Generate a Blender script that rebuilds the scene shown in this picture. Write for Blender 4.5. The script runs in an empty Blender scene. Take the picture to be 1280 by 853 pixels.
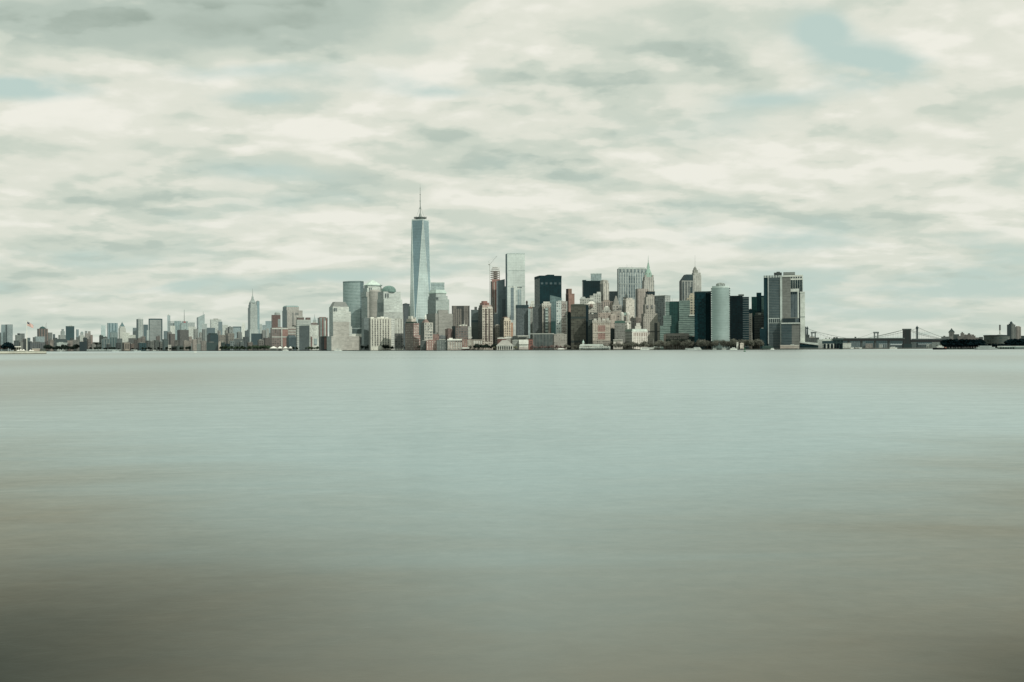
import bpy, math, random
from mathutils import Vector
R = math.radians
rng = random.Random(7)
scn = bpy.context.scene
COL = scn.collection
F = 1244.0            # focal length of the photograph in its own pixels (35 mm lens)
CAM_H = 5.0
HZ0 = 436.0           # horizon row on the lens axis
ROLL = 0.0040         # slight tilt of the horizon

def hexlin(h):
    h = h.lstrip('#')
    return tuple(((c / 12.92) if c <= 0.04045 else ((c + 0.055) / 1.055) ** 2.4) for c in (int(h[i:i + 2], 16) / 255 for i in (0, 2, 4)))

# ------------------------------------------------------------------ survey: bearings and heights measured from the photograph
def kx(px): return (px - 640.0) / F
def zat(px, py, D): return CAM_H + (HZ0 - (px - 640.0) * ROLL - py) * D / F
def shore(px):        # distance of the waterline along each bearing
    pts = [(-400, 5600), (60, 4800), (200, 4300), (300, 3900), (450, 3150), (600, 2750), (750, 2600), (900, 2400), (960, 2330), (1045, 2420), (1100, 2560), (1174, 2660), (1176, 1960), (1300, 1900), (1700, 1850)]
    for (a, da), (b, db) in zip(pts, pts[1:]):
        if px <= b: return da + (db - da) * max(0, (px - a)) / (b - a)
    return pts[-1][1]

# ------------------------------------------------------------------ node helpers
class S:
    """a socket with arithmetic"""
    def __init__(s, nt, sock): s.nt = nt; s.k = sock
    def m(s, op, b=None, c=None):
        n = s.nt.nodes.new('ShaderNodeMath'); n.operation = op
        s.nt.links.new(s.k, n.inputs[0])
        for i, v in ((1, b), (2, c)):
            if v is None: continue
            if isinstance(v, S): s.nt.links.new(v.k, n.inputs[i])
            else: n.inputs[i].default_value = v
        return S(s.nt, n.outputs[0])
    def __add__(s, o): return s.m('ADD', o)
    __radd__ = __add__
    def __mul__(s, o): return s.m('MULTIPLY', o)
    __rmul__ = __mul__
    def __sub__(s, o): return s.m('SUBTRACT', o)
    def __rsub__(s, o): return s.m('MULTIPLY', -1.0).m('ADD', o)
    def __truediv__(s, o): return s.m('DIVIDE', o)
    def clamp(s):
        r = s.m('ADD', 0.0); r.k.node.use_clamp = True; return r
    def step(s, a, b):   # smoothstep
        n = s.nt.nodes.new('ShaderNodeMapRange'); n.interpolation_type = 'SMOOTHSTEP'
        s.nt.links.new(s.k, n.inputs[0])
        n.inputs[1].default_value = a; n.inputs[2].default_value = b
        return S(s.nt, n.outputs[0])

def combine(nt, x, y, z=0.0):
    n = nt.nodes.new('ShaderNodeCombineXYZ')
    for i, v in enumerate((x, y, z)):
        if isinstance(v, S): nt.links.new(v.k, n.inputs[i])
        else: n.inputs[i].default_value = v
    return n.outputs[0]

def noise(nt, vec, scale, detail=4, rough=0.55, dist=0.0, lac=2.0):
    n = nt.nodes.new('ShaderNodeTexNoise')
    nt.links.new(vec, n.inputs['Vector'])
    n.inputs['Scale'].default_value = scale; n.inputs['Detail'].default_value = detail
    n.inputs['Roughness'].default_value = rough; n.inputs['Distortion'].default_value = dist
    n.inputs['Lacunarity'].default_value = lac
    return S(nt, n.outputs['Fac'])

def mixc(nt, fac, a, b, blend='MIX'):
    n = nt.nodes.new('ShaderNodeMix'); n.data_type = 'RGBA'; n.blend_type = blend
    for i, v in ((0, fac), (6, a), (7, b)):
        if isinstance(v, S): nt.links.new(v.k, n.inputs[i])
        elif isinstance(v, bpy.types.NodeSocket): nt.links.new(v, n.inputs[i])
        elif isinstance(v, tuple): n.inputs[i].default_value = (*v[:3], 1)
        else: n.inputs[i].default_value = v
    return n.outputs[2]

# ------------------------------------------------------------------ camera
cam = bpy.data.cameras.new('camera'); co = bpy.data.objects.new('camera', cam); COL.objects.link(co)
cam.sensor_width = 36.0; cam.lens = 36.0 * F / 1280.0
cam.shift_y = (HZ0 - 426.5) / 1280.0
cam.clip_start = 0.5; cam.clip_end = 200000.0
co.location = (0, 0, CAM_H)
from mathutils import Matrix
co.rotation_euler = (Matrix.Rotation(R(90), 3, 'X') @ Matrix.Rotation(-ROLL, 3, 'Z')).to_euler()
scn.camera = co
scn.view_settings.view_transform = 'Standard'; scn.view_settings.look = 'None'
scn.view_settings.exposure = 0; scn.view_settings.gamma = 1
scn.render.engine = 'CYCLES'
scn.cycles.max_bounces = 5; scn.cycles.diffuse_bounces = 2; scn.cycles.glossy_bounces = 3
scn.cycles.sample_clamp_indirect = 4.0

# ------------------------------------------------------------------ sun and sky
SUN_EL, SUN_AZ = 46.0, 136.0      # azimuth clockwise from the view axis: behind the camera, to the right
sl = bpy.data.lights.new('sun', 'SUN'); sl.energy = 3.4; sl.angle = R(0.6); sl.color = (1.0, 0.95, 0.87)
so = bpy.data.objects.new('sun', sl); COL.objects.link(so)
sd = Vector((math.sin(R(SUN_AZ)) * math.cos(R(SUN_EL)), math.cos(R(SUN_AZ)) * math.cos(R(SUN_EL)), math.sin(R(SUN_EL))))
so.rotation_euler = sd.to_track_quat('Z', 'Y').to_euler(); so.location = (0, 0, 3000)

def build_world():
    w = bpy.data.worlds.new('World'); scn.world = w; w.use_nodes = True
    nt = w.node_tree; nt.nodes.clear()
    out = nt.nodes.new('ShaderNodeOutputWorld'); bg = nt.nodes.new('ShaderNodeBackground')
    bg.inputs[1].default_value = 0.1
    nt.links.new(bg.outputs[0], out.inputs[0])
    sky = nt.nodes.new('ShaderNodeTexSky'); sky.sky_type = 'NISHITA'; sky.sun_disc = False
    sky.sun_elevation = R(SUN_EL); sky.sun_rotation = R(SUN_AZ); sky.dust_density = 3.0; sky.air_density = 1.0
    tc = nt.nodes.new('ShaderNodeTexCoord')
    sx = nt.nodes.new('ShaderNodeSeparateXYZ'); nt.links.new(tc.outputs['Generated'], sx.inputs[0])
    X, Y, Z = (S(nt, sx.outputs[i]) for i in range(3))
    z = Z.m('ABSOLUTE')
    az = X.m('ARCTAN2', Y)
    zt = z / Y.m('MAXIMUM', 0.05)
    r = (z + 0.20).m('POWER', -1.0)
    U = X * r; V = Y * r
    # wind-drawn wobble so that the banks are not straight
    U = U * 0.78; V = V * 0.78
    P = combine(nt, U, V)
    big = noise(nt, P, 0.9, 2, 0.5, 0.0)
    mid = noise(nt, P, 2.1, 7, 0.49, 0.0)
    P2 = combine(nt, U, V - 0.085)      # the same bank sampled a little nearer: its sunlit top
    mid2 = noise(nt, P2, 2.1, 7, 0.49, 0.0)
    fine = noise(nt, combine(nt, U, V), 9.0, 4, 0.55, 0.0)
    puff = noise(nt, combine(nt, U * 0.85 + 3.7, V * 1.05), 4.3, 5, 0.50, 0.0)      # smaller heaps with crisp lit tops
    puff2 = noise(nt, combine(nt, U * 0.85 + 3.7, V * 1.05 - 0.045), 4.3, 5, 0.50, 0.0)
    def blob(px, py, wx, wy, amp):
        a0 = math.atan(kx(px)); e0 = (HZ0 - py) / F
        gx = (az - a0) * (F / wx); gz = (zt - e0) * (F / wy)
        g = (gx * gx + gz * gz).m('MULTIPLY', -1.0).m('EXPONENT')
        return g * amp
    # cover: where the bank is closed
    gap = None
    for b in BLOBS_GAP:
        t = blob(*b); gap = t if gap is None else gap + t
    gap = gap * (0.25 + (puff.step(0.30, 0.62)) * 1.1)
    dark = None
    for b in BLOBS_DARK:
        t = blob(*b); dark = t if dark is None else dark + t
    c = mid * 0.85 + big * 0.25 + fine * 0.10 + dark.m('MAXIMUM', 0.0) * 0.5
    cover = (c - gap).step(0.30, 0.58)
    # light and dark: tops lit, bases and thick parts grey
    relief = (mid.step(0.36, 0.64) - mid2.step(0.36, 0.64)) * 0.55 * (1.0 - dark.m('MAXIMUM', 0.0) * 1.7)
    relief = relief.m('MAXIMUM', -0.17) + ((puff.step(0.42, 0.58) - puff2.step(0.42, 0.58)) * 0.30).m('MAXIMUM', -0.13)
    bright = (0.655 + relief + (mid - 0.5) * (0.9 - dark) + (fine - 0.5) * 0.16 - (big - 0.5) * 0.8 - dark).clamp()
    ramp = nt.nodes.new('ShaderNodeValToRGB'); nt.links.new(bright.k, ramp.inputs[0])
    cr = ramp.color_ramp; cr.interpolation = 'EASE'
    stops = [(0.0, '#93a297'), (0.28, '#b7c4b9'), (0.50, '#cdd5c8'), (0.72, '#e0e2d5'), (1.0, '#efeee3')]
    cr.elements[0].position = 0.0; cr.elements[1].position = 1.0
    for p_, h in stops[1:-1]: cr.elements.new(p_)
    for e, (p_, h) in zip(cr.elements, stops): e.color = (*(v for v in hexlin(h)), 1)
    cl = nt.nodes.new('ShaderNodeVectorMath'); cl.operation = 'SCALE'; nt.links.new(ramp.outputs[0], cl.inputs[0]); cl.inputs['Scale'].default_value = 10.0
    # open sky between the clouds, veiled
    open_ = mixc(nt, 1.0, sky.outputs[0], SKY_TINT, 'MULTIPLY')
    veil = tuple(v * 10 for v in hexlin('#c0d4cc'))
    open_ = mixc(nt, 0.93, open_, veil)
    body = mixc(nt, cover, open_, cl.outputs[0])
    # thicker air towards the horizon
    hz = (z * -15.0).m('EXPONENT') * 0.62
    body = mixc(nt, hz, body, tuple(v * 10 for v in hexlin('#c5d1c5')))
    nt.links.new(body, bg.inputs[0])
    w.cycles.sampling_method = 'MANUAL'; w.cycles.sample_map_resolution = 256
    # clouds drawn in long rows: the whole sky a touch darker to either side, as the cloud deck thickens there
BLOBS_GAP = [(1100, 88, 80, 34, 0.40), (1030, 42, 32, 24, 0.30), (965, 125, 60, 12, 0.14), (20, 104, 80, 22, 0.40), (330, 85, 90, 14, 0.08),
             (1110, 372, 170, 38, 0.24), (1240, 320, 90, 40, 0.17), (980, 300, 80, 16, 0.2), (560, 108, 80, 22, 0.26), (270, 85, 70, 16, 0.14), (330, 120, 60, 12, 0.14), (330, 215, 80, 12, 0.10), (150, 357, 160, 14, 0.28), (850, 290, 50, 30, 0.08), (60, 320, 110, 14, 0.2), (420, 345, 120, 10, 0.2)]
BLOBS_DARK = [(140, 24, 280, 50, 0.36), (330, 45, 150, 32, 0.14), (400, 0, 170, 30, 0.14), (1265, 95, 70, 70, 0.10), (640, 112, 60, 26, 0.10),
              (90, 265, 150, 50, 0.12), (900, 85, 70, 30, 0.08), (600, 55, 150, 30, -0.12), (940, 155, 160, 26, -0.18), (720, 40, 120, 26, -0.12), (1020, 222, 130, 16, -0.12), (20, 262, 40, 22, -0.25), (620, 320, 150, 20, -0.1)]
SKY_TINT = (1.0, 1.0, 0.92)
build_world()

# ------------------------------------------------------------------ water
def mat_new(name):
    m = bpy.data.materials.new(name); m.use_nodes = True
    nt = m.node_tree; nt.nodes.clear()
    out = nt.nodes.new('ShaderNodeOutputMaterial')
    return m, nt, out

def water_material():
    m, nt, out = mat_new('harbour_water')
    geo = nt.nodes.new('ShaderNodeNewGeometry')
    sx = nt.nodes.new('ShaderNodeSeparateXYZ'); nt.links.new(geo.outputs['Position'], sx.inputs[0])
    X, Y = S(nt, sx.outputs[0]), S(nt, sx.outputs[1])
    df = nt.nodes.new('ShaderNodeBsdfDiffuse'); gl = nt.nodes.new('ShaderNodeBsdfGlossy')
    fr = nt.nodes.new('ShaderNodeFresnel'); fr.inputs[0].default_value = 1.33
    mx = nt.nodes.new('ShaderNodeMixShader')
    nt.links.new((S(nt, fr.outputs[0]) * 0.86).k, mx.inputs[0])
    nt.links.new(df.outputs[0], mx.inputs[1]); nt.links.new(gl.outputs[0], mx.inputs[2])
    nt.links.new(mx.outputs[0], out.inputs[0])
    # silt: slow patches in the shallow water, and finer drawn-out streaks
    patch = noise(nt, combine(nt, X * 0.05, Y * 0.10), 1.0, 4, 0.55, 0.6)
    streak = noise(nt, combine(nt, X * 0.45, Y * 0.9), 1.0, 5, 0.6, 0.5)
    chop = noise(nt, combine(nt, X * 1.6, Y * 2.6), 1.0, 3, 0.6, 0.4)
    far = noise(nt, combine(nt, X * 0.004, Y * 0.010), 1.0, 5, 0.6, 0.3)
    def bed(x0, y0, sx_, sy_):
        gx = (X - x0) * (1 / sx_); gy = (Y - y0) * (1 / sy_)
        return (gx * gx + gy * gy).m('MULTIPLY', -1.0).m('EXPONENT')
    deep = (bed(-10.0, 12.5, 6.0, 9.5) + bed(9.6, 12.5, 3.4, 4.2))  # bottom corner darkening: lens falloff painted into the water
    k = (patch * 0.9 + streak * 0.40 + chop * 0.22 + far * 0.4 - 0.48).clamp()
    near = (X.m('ABSOLUTE').m('MINIMUM', 26.0) * 1.0 + 17.0 - Y + (patch - 0.5) * 26.0 + (streak - 0.5) * 4.0).step(-24.0, 18.0)  # brown near water; its spread to the sides also paints lens falloff
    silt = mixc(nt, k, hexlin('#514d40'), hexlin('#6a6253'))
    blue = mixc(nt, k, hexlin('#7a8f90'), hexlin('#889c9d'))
    deepfar = Y.step(180.0, 1100.0) * 0.30  # greyer gloss tint further out
    plume = (bed(-75, 130, 42, 140) + bed(-190, 420, 110, 300) + bed(85, 120, 34, 120) * 0.7 + bed(230, 420, 130, 260) * 0.6 + bed(420, 1500, 500, 900) * 0.55 + bed(-500, 1500, 400, 900) * 0.6).clamp()  # dimmer left and right sides, painted into the water as soft ellipses
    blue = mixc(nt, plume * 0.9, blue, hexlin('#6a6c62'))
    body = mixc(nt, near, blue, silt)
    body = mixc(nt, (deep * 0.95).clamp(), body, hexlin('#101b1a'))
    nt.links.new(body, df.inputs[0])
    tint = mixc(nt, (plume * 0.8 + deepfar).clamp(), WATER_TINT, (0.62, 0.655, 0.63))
    tint = mixc(nt, near, tint, mixc(nt, k, (0.470, 0.470, 0.395), (0.595, 0.595, 0.51)))  # dimmer, browner reflection close by, put in through the gloss colour
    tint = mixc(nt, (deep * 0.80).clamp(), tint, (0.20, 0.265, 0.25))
    rip = (streak - 0.5) * 0.34 + (chop - 0.5) * 0.30 + 1.0
    tn = nt.nodes.new('ShaderNodeVectorMath'); tn.operation = 'SCALE'; nt.links.new(tint, tn.inputs[0]); nt.links.new(rip.k, tn.inputs['Scale']); tint = tn.outputs[0]
    nt.links.new(tint, gl.inputs[0])
    rough = 0.30 + (streak - 0.5) * 0.05 + (far - 0.5) * 0.15
    nt.links.new(rough.k, gl.inputs['Roughness'])
    w1 = noise(nt, combine(nt, X * 1.1, Y * 1.7), 1.0, 6, 0.62, 0.4)
    w2 = noise(nt, combine(nt, X * 0.07, Y * 0.16), 1.0, 3, 0.55, 0.5)
    h = w1 * 0.035 + w2 * 0.38
    bp = nt.nodes.new('ShaderNodeBump'); bp.inputs['Strength'].default_value = 0.42; bp.inputs['Distance'].default_value = 1.0
    nt.links.new(h.k, bp.inputs['Height']); 
    for q in (df, gl, fr): nt.links.new(bp.outputs[0], q.inputs['Normal'])
    return m
WATER_TINT = (0.745, 0.845, 0.855)
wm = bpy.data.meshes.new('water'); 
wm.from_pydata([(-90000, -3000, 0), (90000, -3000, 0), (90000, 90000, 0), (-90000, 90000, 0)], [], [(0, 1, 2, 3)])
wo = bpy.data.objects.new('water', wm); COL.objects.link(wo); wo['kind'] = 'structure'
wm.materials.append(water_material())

# ------------------------------------------------------------------ facade material (one node group, many settings)
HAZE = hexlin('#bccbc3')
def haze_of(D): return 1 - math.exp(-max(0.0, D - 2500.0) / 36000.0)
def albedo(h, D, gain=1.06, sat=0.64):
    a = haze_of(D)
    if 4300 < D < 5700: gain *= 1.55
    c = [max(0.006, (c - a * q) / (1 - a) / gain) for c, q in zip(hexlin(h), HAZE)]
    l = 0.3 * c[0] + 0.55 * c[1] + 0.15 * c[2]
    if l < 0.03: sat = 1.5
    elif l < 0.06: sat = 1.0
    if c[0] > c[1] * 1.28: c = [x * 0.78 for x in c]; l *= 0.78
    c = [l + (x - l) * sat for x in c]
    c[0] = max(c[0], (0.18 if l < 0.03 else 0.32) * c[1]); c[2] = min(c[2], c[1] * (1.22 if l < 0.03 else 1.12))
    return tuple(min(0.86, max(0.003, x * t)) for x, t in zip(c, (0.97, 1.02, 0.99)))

def facade_group():
    g = bpy.data.node_groups.new('facade', 'ShaderNodeTree')
    for nm, tp, dv in (('Wall', 'NodeSocketColor', None), ('Glass', 'NodeSocketColor', None), ('FloorH', 'NodeSocketFloat', 4), ('BayW', 'NodeSocketFloat', 4),
                       ('FracU', 'NodeSocketFloat', .6), ('FracV', 'NodeSocketFloat', .6), ('Var', 'NodeSocketFloat', .3), ('Metal', 'NodeSocketFloat', 0), ('Rough', 'NodeSocketFloat', .2), ('Haze', 'NodeSocketFloat', .1)):
        s = g.interface.new_socket(nm, in_out='INPUT', socket_type=tp)
        if dv is not None: s.default_value = dv
    g.interface.new_socket('Shader', in_out='OUTPUT', socket_type='NodeSocketShader')
    gi = g.nodes.new('NodeGroupInput'); go = g.nodes.new('NodeGroupOutput')
    I = lambda n: S(g, gi.outputs[n])
    uv = g.nodes.new('ShaderNodeUVMap'); uv.uv_map = 'UVMap'
    sx = g.nodes.new('ShaderNodeSeparateXYZ'); g.links.new(uv.outputs[0], sx.inputs[0])
    a = S(g, sx.outputs[0]) / I('BayW'); b = S(g, sx.outputs[1]) / I('FloorH')
    fu = (a.m('FRACT') - 0.5).m('ABSOLUTE'); fv = (b.m('FRACT') - 0.5).m('ABSOLUTE')
    win = fu.m('LESS_THAN', I('FracU') * 0.5) * fv.m('LESS_THAN', I('FracV') * 0.5)
    wn = g.nodes.new('ShaderNodeTexWhiteNoise'); wn.noise_dimensions = '3D'
    oi = g.nodes.new('ShaderNodeObjectInfo')
    g.links.new(combine(g, a.m('FLOOR'), b.m('FLOOR'), S(g, oi.outputs['Random']) * 97.0), wn.inputs['Vector'])
    rnd = S(g, wn.outputs['Value'])
    k = (rnd - 0.5) * I('Var') * 2.0 + 1.0
    geo = g.nodes.new('ShaderNodeNewGeometry')
    st = noise(g, geo.outputs['Position'], 0.035, 4, 0.6)
    st2 = noise(g, geo.outputs['Position'], 0.007, 3, 0.5)
    st3 = noise(g, geo.outputs['Position'], 0.14, 2, 0.6)
    wk = (st - 0.5) * 0.5 + (st2 - 0.5) * 0.7 + (st3 - 0.5) * 0.6 + 1.0
    def scale(c, f):
        n = g.nodes.new('ShaderNodeVectorMath'); n.operation = 'SCALE'; g.links.new(c, n.inputs[0]); g.links.new(f.k, n.inputs['Scale']); return n.outputs[0]
    wall = scale(gi.outputs['Wall'], wk); gl = scale(gi.outputs['Glass'], k * ((st2 - 0.5) * 0.9 + (st - 0.5) * 0.4 + 1.0))  # broad mottle on the glass paints cloud reflections
    # a few blinds drawn
    bl = rnd.m('GREATER_THAN', 0.90) * I('Var')
    gl = mixc(g, bl.clamp(), gl, wall)
    c = mixc(g, win, wall, gl)
    p = g.nodes.new('ShaderNodeBsdfPrincipled')
    g.links.new(c, p.inputs['Base Color'])
    g.links.new((win * (I('Rough') - 0.8) + 0.8).k, p.inputs['Roughness'])
    g.links.new((win * I('Metal')).k, p.inputs['Metallic'])
    g.links.new((win * 0.06 + 0.06).k, p.inputs['Specular IOR Level'])
    em = g.nodes.new('ShaderNodeEmission'); em.inputs[0].default_value = (*HAZE, 1)  # distance haze painted in as a faint glow on the surface
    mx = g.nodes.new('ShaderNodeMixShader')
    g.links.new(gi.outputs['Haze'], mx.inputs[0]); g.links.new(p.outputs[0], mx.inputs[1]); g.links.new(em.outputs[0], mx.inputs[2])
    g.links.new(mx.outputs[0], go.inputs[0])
    return g
FG = facade_group()
_mc = {}
def FA(D, wall, glass=None, fh=4.0, bw=4.5, fu=0.6, fv=0.55, var=0.45, metal=0.0, rough=0.25):
    """facade: wall colour, window colour, storey height, bay width, window share across and up"""
    D = round(D / 250) * 250
    key = (D, wall, glass, fh, bw, fu, fv, var, metal, rough)
    if key in _mc: return _mc[key]
    m, nt, out = mat_new('facade_' + wall.strip('#'))
    n = nt.nodes.new('ShaderNodeGroup'); n.node_tree = FG
    nt.links.new(n.outputs[0], out.inputs[0])
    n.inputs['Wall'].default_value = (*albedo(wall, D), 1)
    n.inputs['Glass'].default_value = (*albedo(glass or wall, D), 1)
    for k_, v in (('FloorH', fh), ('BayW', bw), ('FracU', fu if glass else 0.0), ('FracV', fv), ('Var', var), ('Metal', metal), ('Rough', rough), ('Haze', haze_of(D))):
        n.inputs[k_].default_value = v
    _mc[key] = m
    return m
# styles: g punched windows, h ribbon windows, v piers between window strips, c curtain wall, p plain
STY = {'g': dict(fh=5.0, bw=6.5, fu=.58, fv=.56), 'h': dict(fh=4.2, bw=9, fu=1.1, fv=.5, var=.14), 'v': dict(fh=7.0, bw=4.8, fu=.5, fv=.93, var=.22),
       'c': dict(fh=4.2, bw=6.0, fu=.86, fv=.8, var=.2, metal=.25, rough=.14), 'b': dict(fh=7.5, bw=9.0, fu=.6, fv=.62, var=.6), 'p': dict()}
def FM(D, sty, wall, glass=None, **kw):
    d = dict(STY[sty]); d.update(kw)
    return FA(D, wall, None if sty == 'p' else glass, **d)

# ------------------------------------------------------------------ mesh builder
class MB:
    def __init__(s): s.v = []; s.f = []; s.mi = []; s.uv = []
    def face(s, pts, mi=0):
        i = len(s.v); s.v += [tuple(p) for p in pts]; s.f.append(list(range(i, i + len(pts)))); s.mi.append(mi)
        a, b, c = (Vector(pts[j]) for j in range(3))
        n = (b - a).cross(c - a)
        if n.length > 0: n.normalize()
        if abs(n.z) > 0.75: s.uv.append([(p[0], p[1]) for p in pts])
        else:
            t = Vector((-n.y, n.x, 0)).normalized()
            o = pts[0]
            s.uv.append([(p[0] * t.x + p[1] * t.y, p[2]) for p in pts])
    def prism(s, poly0, z0, poly1, z1, side=0, top=2, left=None, bottom=False):
        n = len(poly0)
        for i in range(n):
            j = (i + 1) % n
            a, b, c, d = (*poly0[i], z0), (*poly0[j], z0), (*poly1[j], z1), (*poly1[i], z1)
            mi = side
            if left is not None:
                ex, ey = poly0[j][0] - poly0[i][0], poly0[j][1] - poly0[i][1]
                if ey < -abs(ex) * 0.8: mi = left      # faces looking to local -x
            if (Vector(c) - Vector(d)).length < 1e-4: s.face([a, b, c], mi)
            else: s.face([a, b, c, d], mi)
        if (Vector((*poly1[0], 0)) - Vector((*poly1[1], 0))).length > 1e-3 or n > 4:
            s.face([(*p, z1) for p in poly1], top)
        if bottom: s.face([(*p, z0) for p in reversed(poly0)], top)
    def box(s, x0, x1, y0, y1, z0, z1, side=0, top=2, left=None, bottom=False):
        q = [(x0, y0), (x1, y0), (x1, y1), (x0, y1)]
        s.prism(q, z0, q, z1, side, top, left, bottom)
    def tube(s, p, q, r0, r1=None, n=6, mi=0):
        p, q = Vector(p), Vector(q); r1 = r0 if r1 is None else r1
        d = (q - p).normalized(); a = d.orthogonal().normalized(); b = d.cross(a)
        ring = lambda c, r: [c + a * (r * math.cos(6.28319 * i / n)) + b * (r * math.sin(6.28319 * i / n)) for i in range(n)]
        A, B = ring(p, r0), ring(q, r1)
        for i in range(n): s.face([A[i], A[(i + 1) % n], B[(i + 1) % n], B[i]], mi)
        s.face(B, mi); s.face(list(reversed(A)), mi)
    def lathe(s, cx, cy, prof, n=16, mi=0, a0=0.0):
        for (r0, z0), (r1, z1) in zip(prof, prof[1:]):
            for i in range(n):
                t0, t1 = a0 + 6.2831853 * i / n, a0 + 6.2831853 * (i + 1) / n
                P = lambda r, t, z: (cx + r * math.cos(t), cy + r * math.sin(t), z)
                if r1 < 1e-4: s.face([P(r0, t0, z0), P(r0, t1, z0), P(0, 0, z1)], mi)
                elif r0 < 1e-4: s.face([P(0, 0, z0), P(r1, t1, z1), P(r1, t0, z1)], mi)
                else: s.face([P(r0, t0, z0), P(r0, t1, z0), P(r1, t1, z1), P(r1, t0, z1)], mi)
    def mesh(s, name, mats):
        me = bpy.data.meshes.new(name)
        me.from_pydata(s.v, [], s.f)
        ul = me.uv_layers.new(name='UVMap')
        k = 0; flat = []
        for u in s.uv:
            for c in u: flat += [c[0], c[1]]
        ul.data.foreach_set('uv', flat)
        for m in mats: me.materials.append(m)
        me.polygons.foreach_set('material_index', s.mi)
        # weld so each piece is one closed surface
        import bmesh
        bm = bmesh.new(); bm.from_mesh(me); bmesh.ops.remove_doubles(bm, verts=bm.verts, dist=1e-3); bm.to_mesh(me); bm.free()
        return me
    def obj(s, name, mats, parent=None):
        if not isinstance(mats, (list, tuple)): mats = [mats]
        mats = list(mats)
        while len(mats) < 3: mats.append(mats[-1])
        o = bpy.data.objects.new(name, s.mesh(name, mats)); COL.objects.link(o)
        if parent is not None: o.parent = parent
        return o

def tag(o, label, cat, group=None):
    o['label'] = label; o['category'] = cat
    if group: o['group'] = group
    return o
def thing(name, label, cat, loc=(0, 0, 0), rz=0.0, group=None):
    o = bpy.data.objects.new(name, None); COL.objects.link(o)
    o.empty_display_size = 5; o.location = loc; o.rotation_euler = (0, 0, rz)
    return tag(o, label, cat, group)
def copy_tree(o, parent=None):
    c = o.copy(); COL.objects.link(c)
    if parent is not None: c.parent = parent
    for ch in list(o.children): copy_tree(ch, c)
    return c

GZ = 1.6                    # ground level above the water
class B:
    """a building: site measured as bearings px0..px1 (and its near corner xc) at distance D"""
    def __init__(s, name, label, px0, px1, D, xc=None, alpha=None, depth=None, cat='building', group=None):
        s.D = D; s.pc = px0 if xc is None else xc
        k0, k1, kc = kx(px0), kx(px1), kx(s.pc)
        if xc is None: al = 0.0; kc_f = (k0 + k1) / 2
        else:
            al = math.atan2(max(xc - px0, .4), max(px1 - xc, .4)) if alpha is None else R(alpha)
            al = min(max(al, R(6)), R(84)); kc_f = kc
        phi = -math.atan(kc_f) + al
        s.phi = phi; Xc = kc * D
        c, sn = math.cos(phi), math.sin(phi)
        s.W = (k1 * D - Xc) / (c - k1 * sn)
        s.L = (Xc - k0 * D) / (sn + k0 * c) if xc is not None else (depth or min(max(s.W, 16), 48))
        s.O = Vector((Xc, D, GZ)); s.ppm = D / F
        s.root = thing(name, label, cat, s.O, phi, group)
    def z(s, py): return zat(s.pc, py, s.D) - GZ
    def hz(s, h): return h * s.ppm      # pixels to metres
    def rect(s, f): return [(f[0] * s.W, f[2] * s.L), (f[1] * s.W, f[2] * s.L), (f[1] * s.W, f[3] * s.L), (f[0] * s.W, f[3] * s.L)]
    def box(s, part, f, ytop, mats, ybot=None, f1=None, parent=None):
        m = MB(); z0 = -0.3 if ybot is None else s.z(ybot)
        ms = mats if isinstance(mats, (list, tuple)) else [mats]
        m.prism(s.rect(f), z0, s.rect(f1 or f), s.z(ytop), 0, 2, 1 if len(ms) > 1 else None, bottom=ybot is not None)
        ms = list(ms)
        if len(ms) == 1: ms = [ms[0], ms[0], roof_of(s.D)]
        elif len(ms) == 2: ms = [ms[0], ms[1], roof_of(s.D)]  # second material: left side, mostly with its shade painted in
        return m.obj(part, ms, parent or s.root)
    def pyramid(s, part, f, ybase, yapex, mat, top=0.0, parent=None):
        cx, cy = (f[0] + f[1]) / 2, (f[2] + f[3]) / 2
        g = [cx + (f[0] - cx) * top, cx + (f[1] - cx) * top, cy + (f[2] - cy) * top, cy + (f[3] - cy) * top]
        m = MB(); m.prism(s.rect(f), s.z(ybase), s.rect(g), s.z(yapex), 0, 0)
        return m.obj(part, mat, parent or s.root)
    def lathe(s, part, fx, fy, prof, mat, n=16, parent=None):
        """prof: (radius in pixels, row)"""
        m = MB(); m.lathe(fx * s.W, fy * s.L, [(r * s.ppm, s.z(y)) for r, y in prof], n)
        return m.obj(part, mat, parent or s.root)
    def mast(s, part, fx, fy, y0, y1, mat, r0=.25, r1=.12, parent=None):
        m = MB(); m.tube((fx * s.W, fy * s.L, s.z(y0)), (fx * s.W, fy * s.L, s.z(y1)), r0 * s.ppm, r1 * s.ppm, 5)
        return m.obj(part, mat, parent or s.root)
    def strip(s, part, face, u0, u1, y0, y1, mat, off=0.35, parent=None, deep=0.6):
        """a shallow panel standing proud of the right-hand (R) or left-hand (L) face"""
        m = MB()
        if face == 'R': m.box(u0 * s.W, u1 * s.W, -off, deep, s.z(y1), s.z(y0), bottom=True)
        else: m.box(-off, deep, u0 * s.L, u1 * s.L, s.z(y1), s.z(y0), bottom=True)
        return m.obj(part, mat, parent or s.root)
    def windows(s, face, u0, u1, y0, y1, nx, ny, mat, wf=.6, hf=.6, part='window', off=0.25, parent=None):
        du, dy = (u1 - u0) / nx, (y1 - y0) / ny
        for i in range(nx):
            for j in range(ny):
                a = u0 + du * (i + .5 - wf / 2); t = y0 + dy * (j + .5 - hf / 2)
                s.strip(part, face, a, a + du * wf, t, t + dy * hf, mat, off, parent)
_rf = {}
def roof_of(D):
    return FA(D, '#8d9189')
def antennae(b, fx, fy, y0, h, mat=None): b.mast('antenna', fx, fy, y0, y0 - h, mat or FA(b.D, '#8a938f'), .16, .08, getattr(b, 'roof', None))
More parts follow.
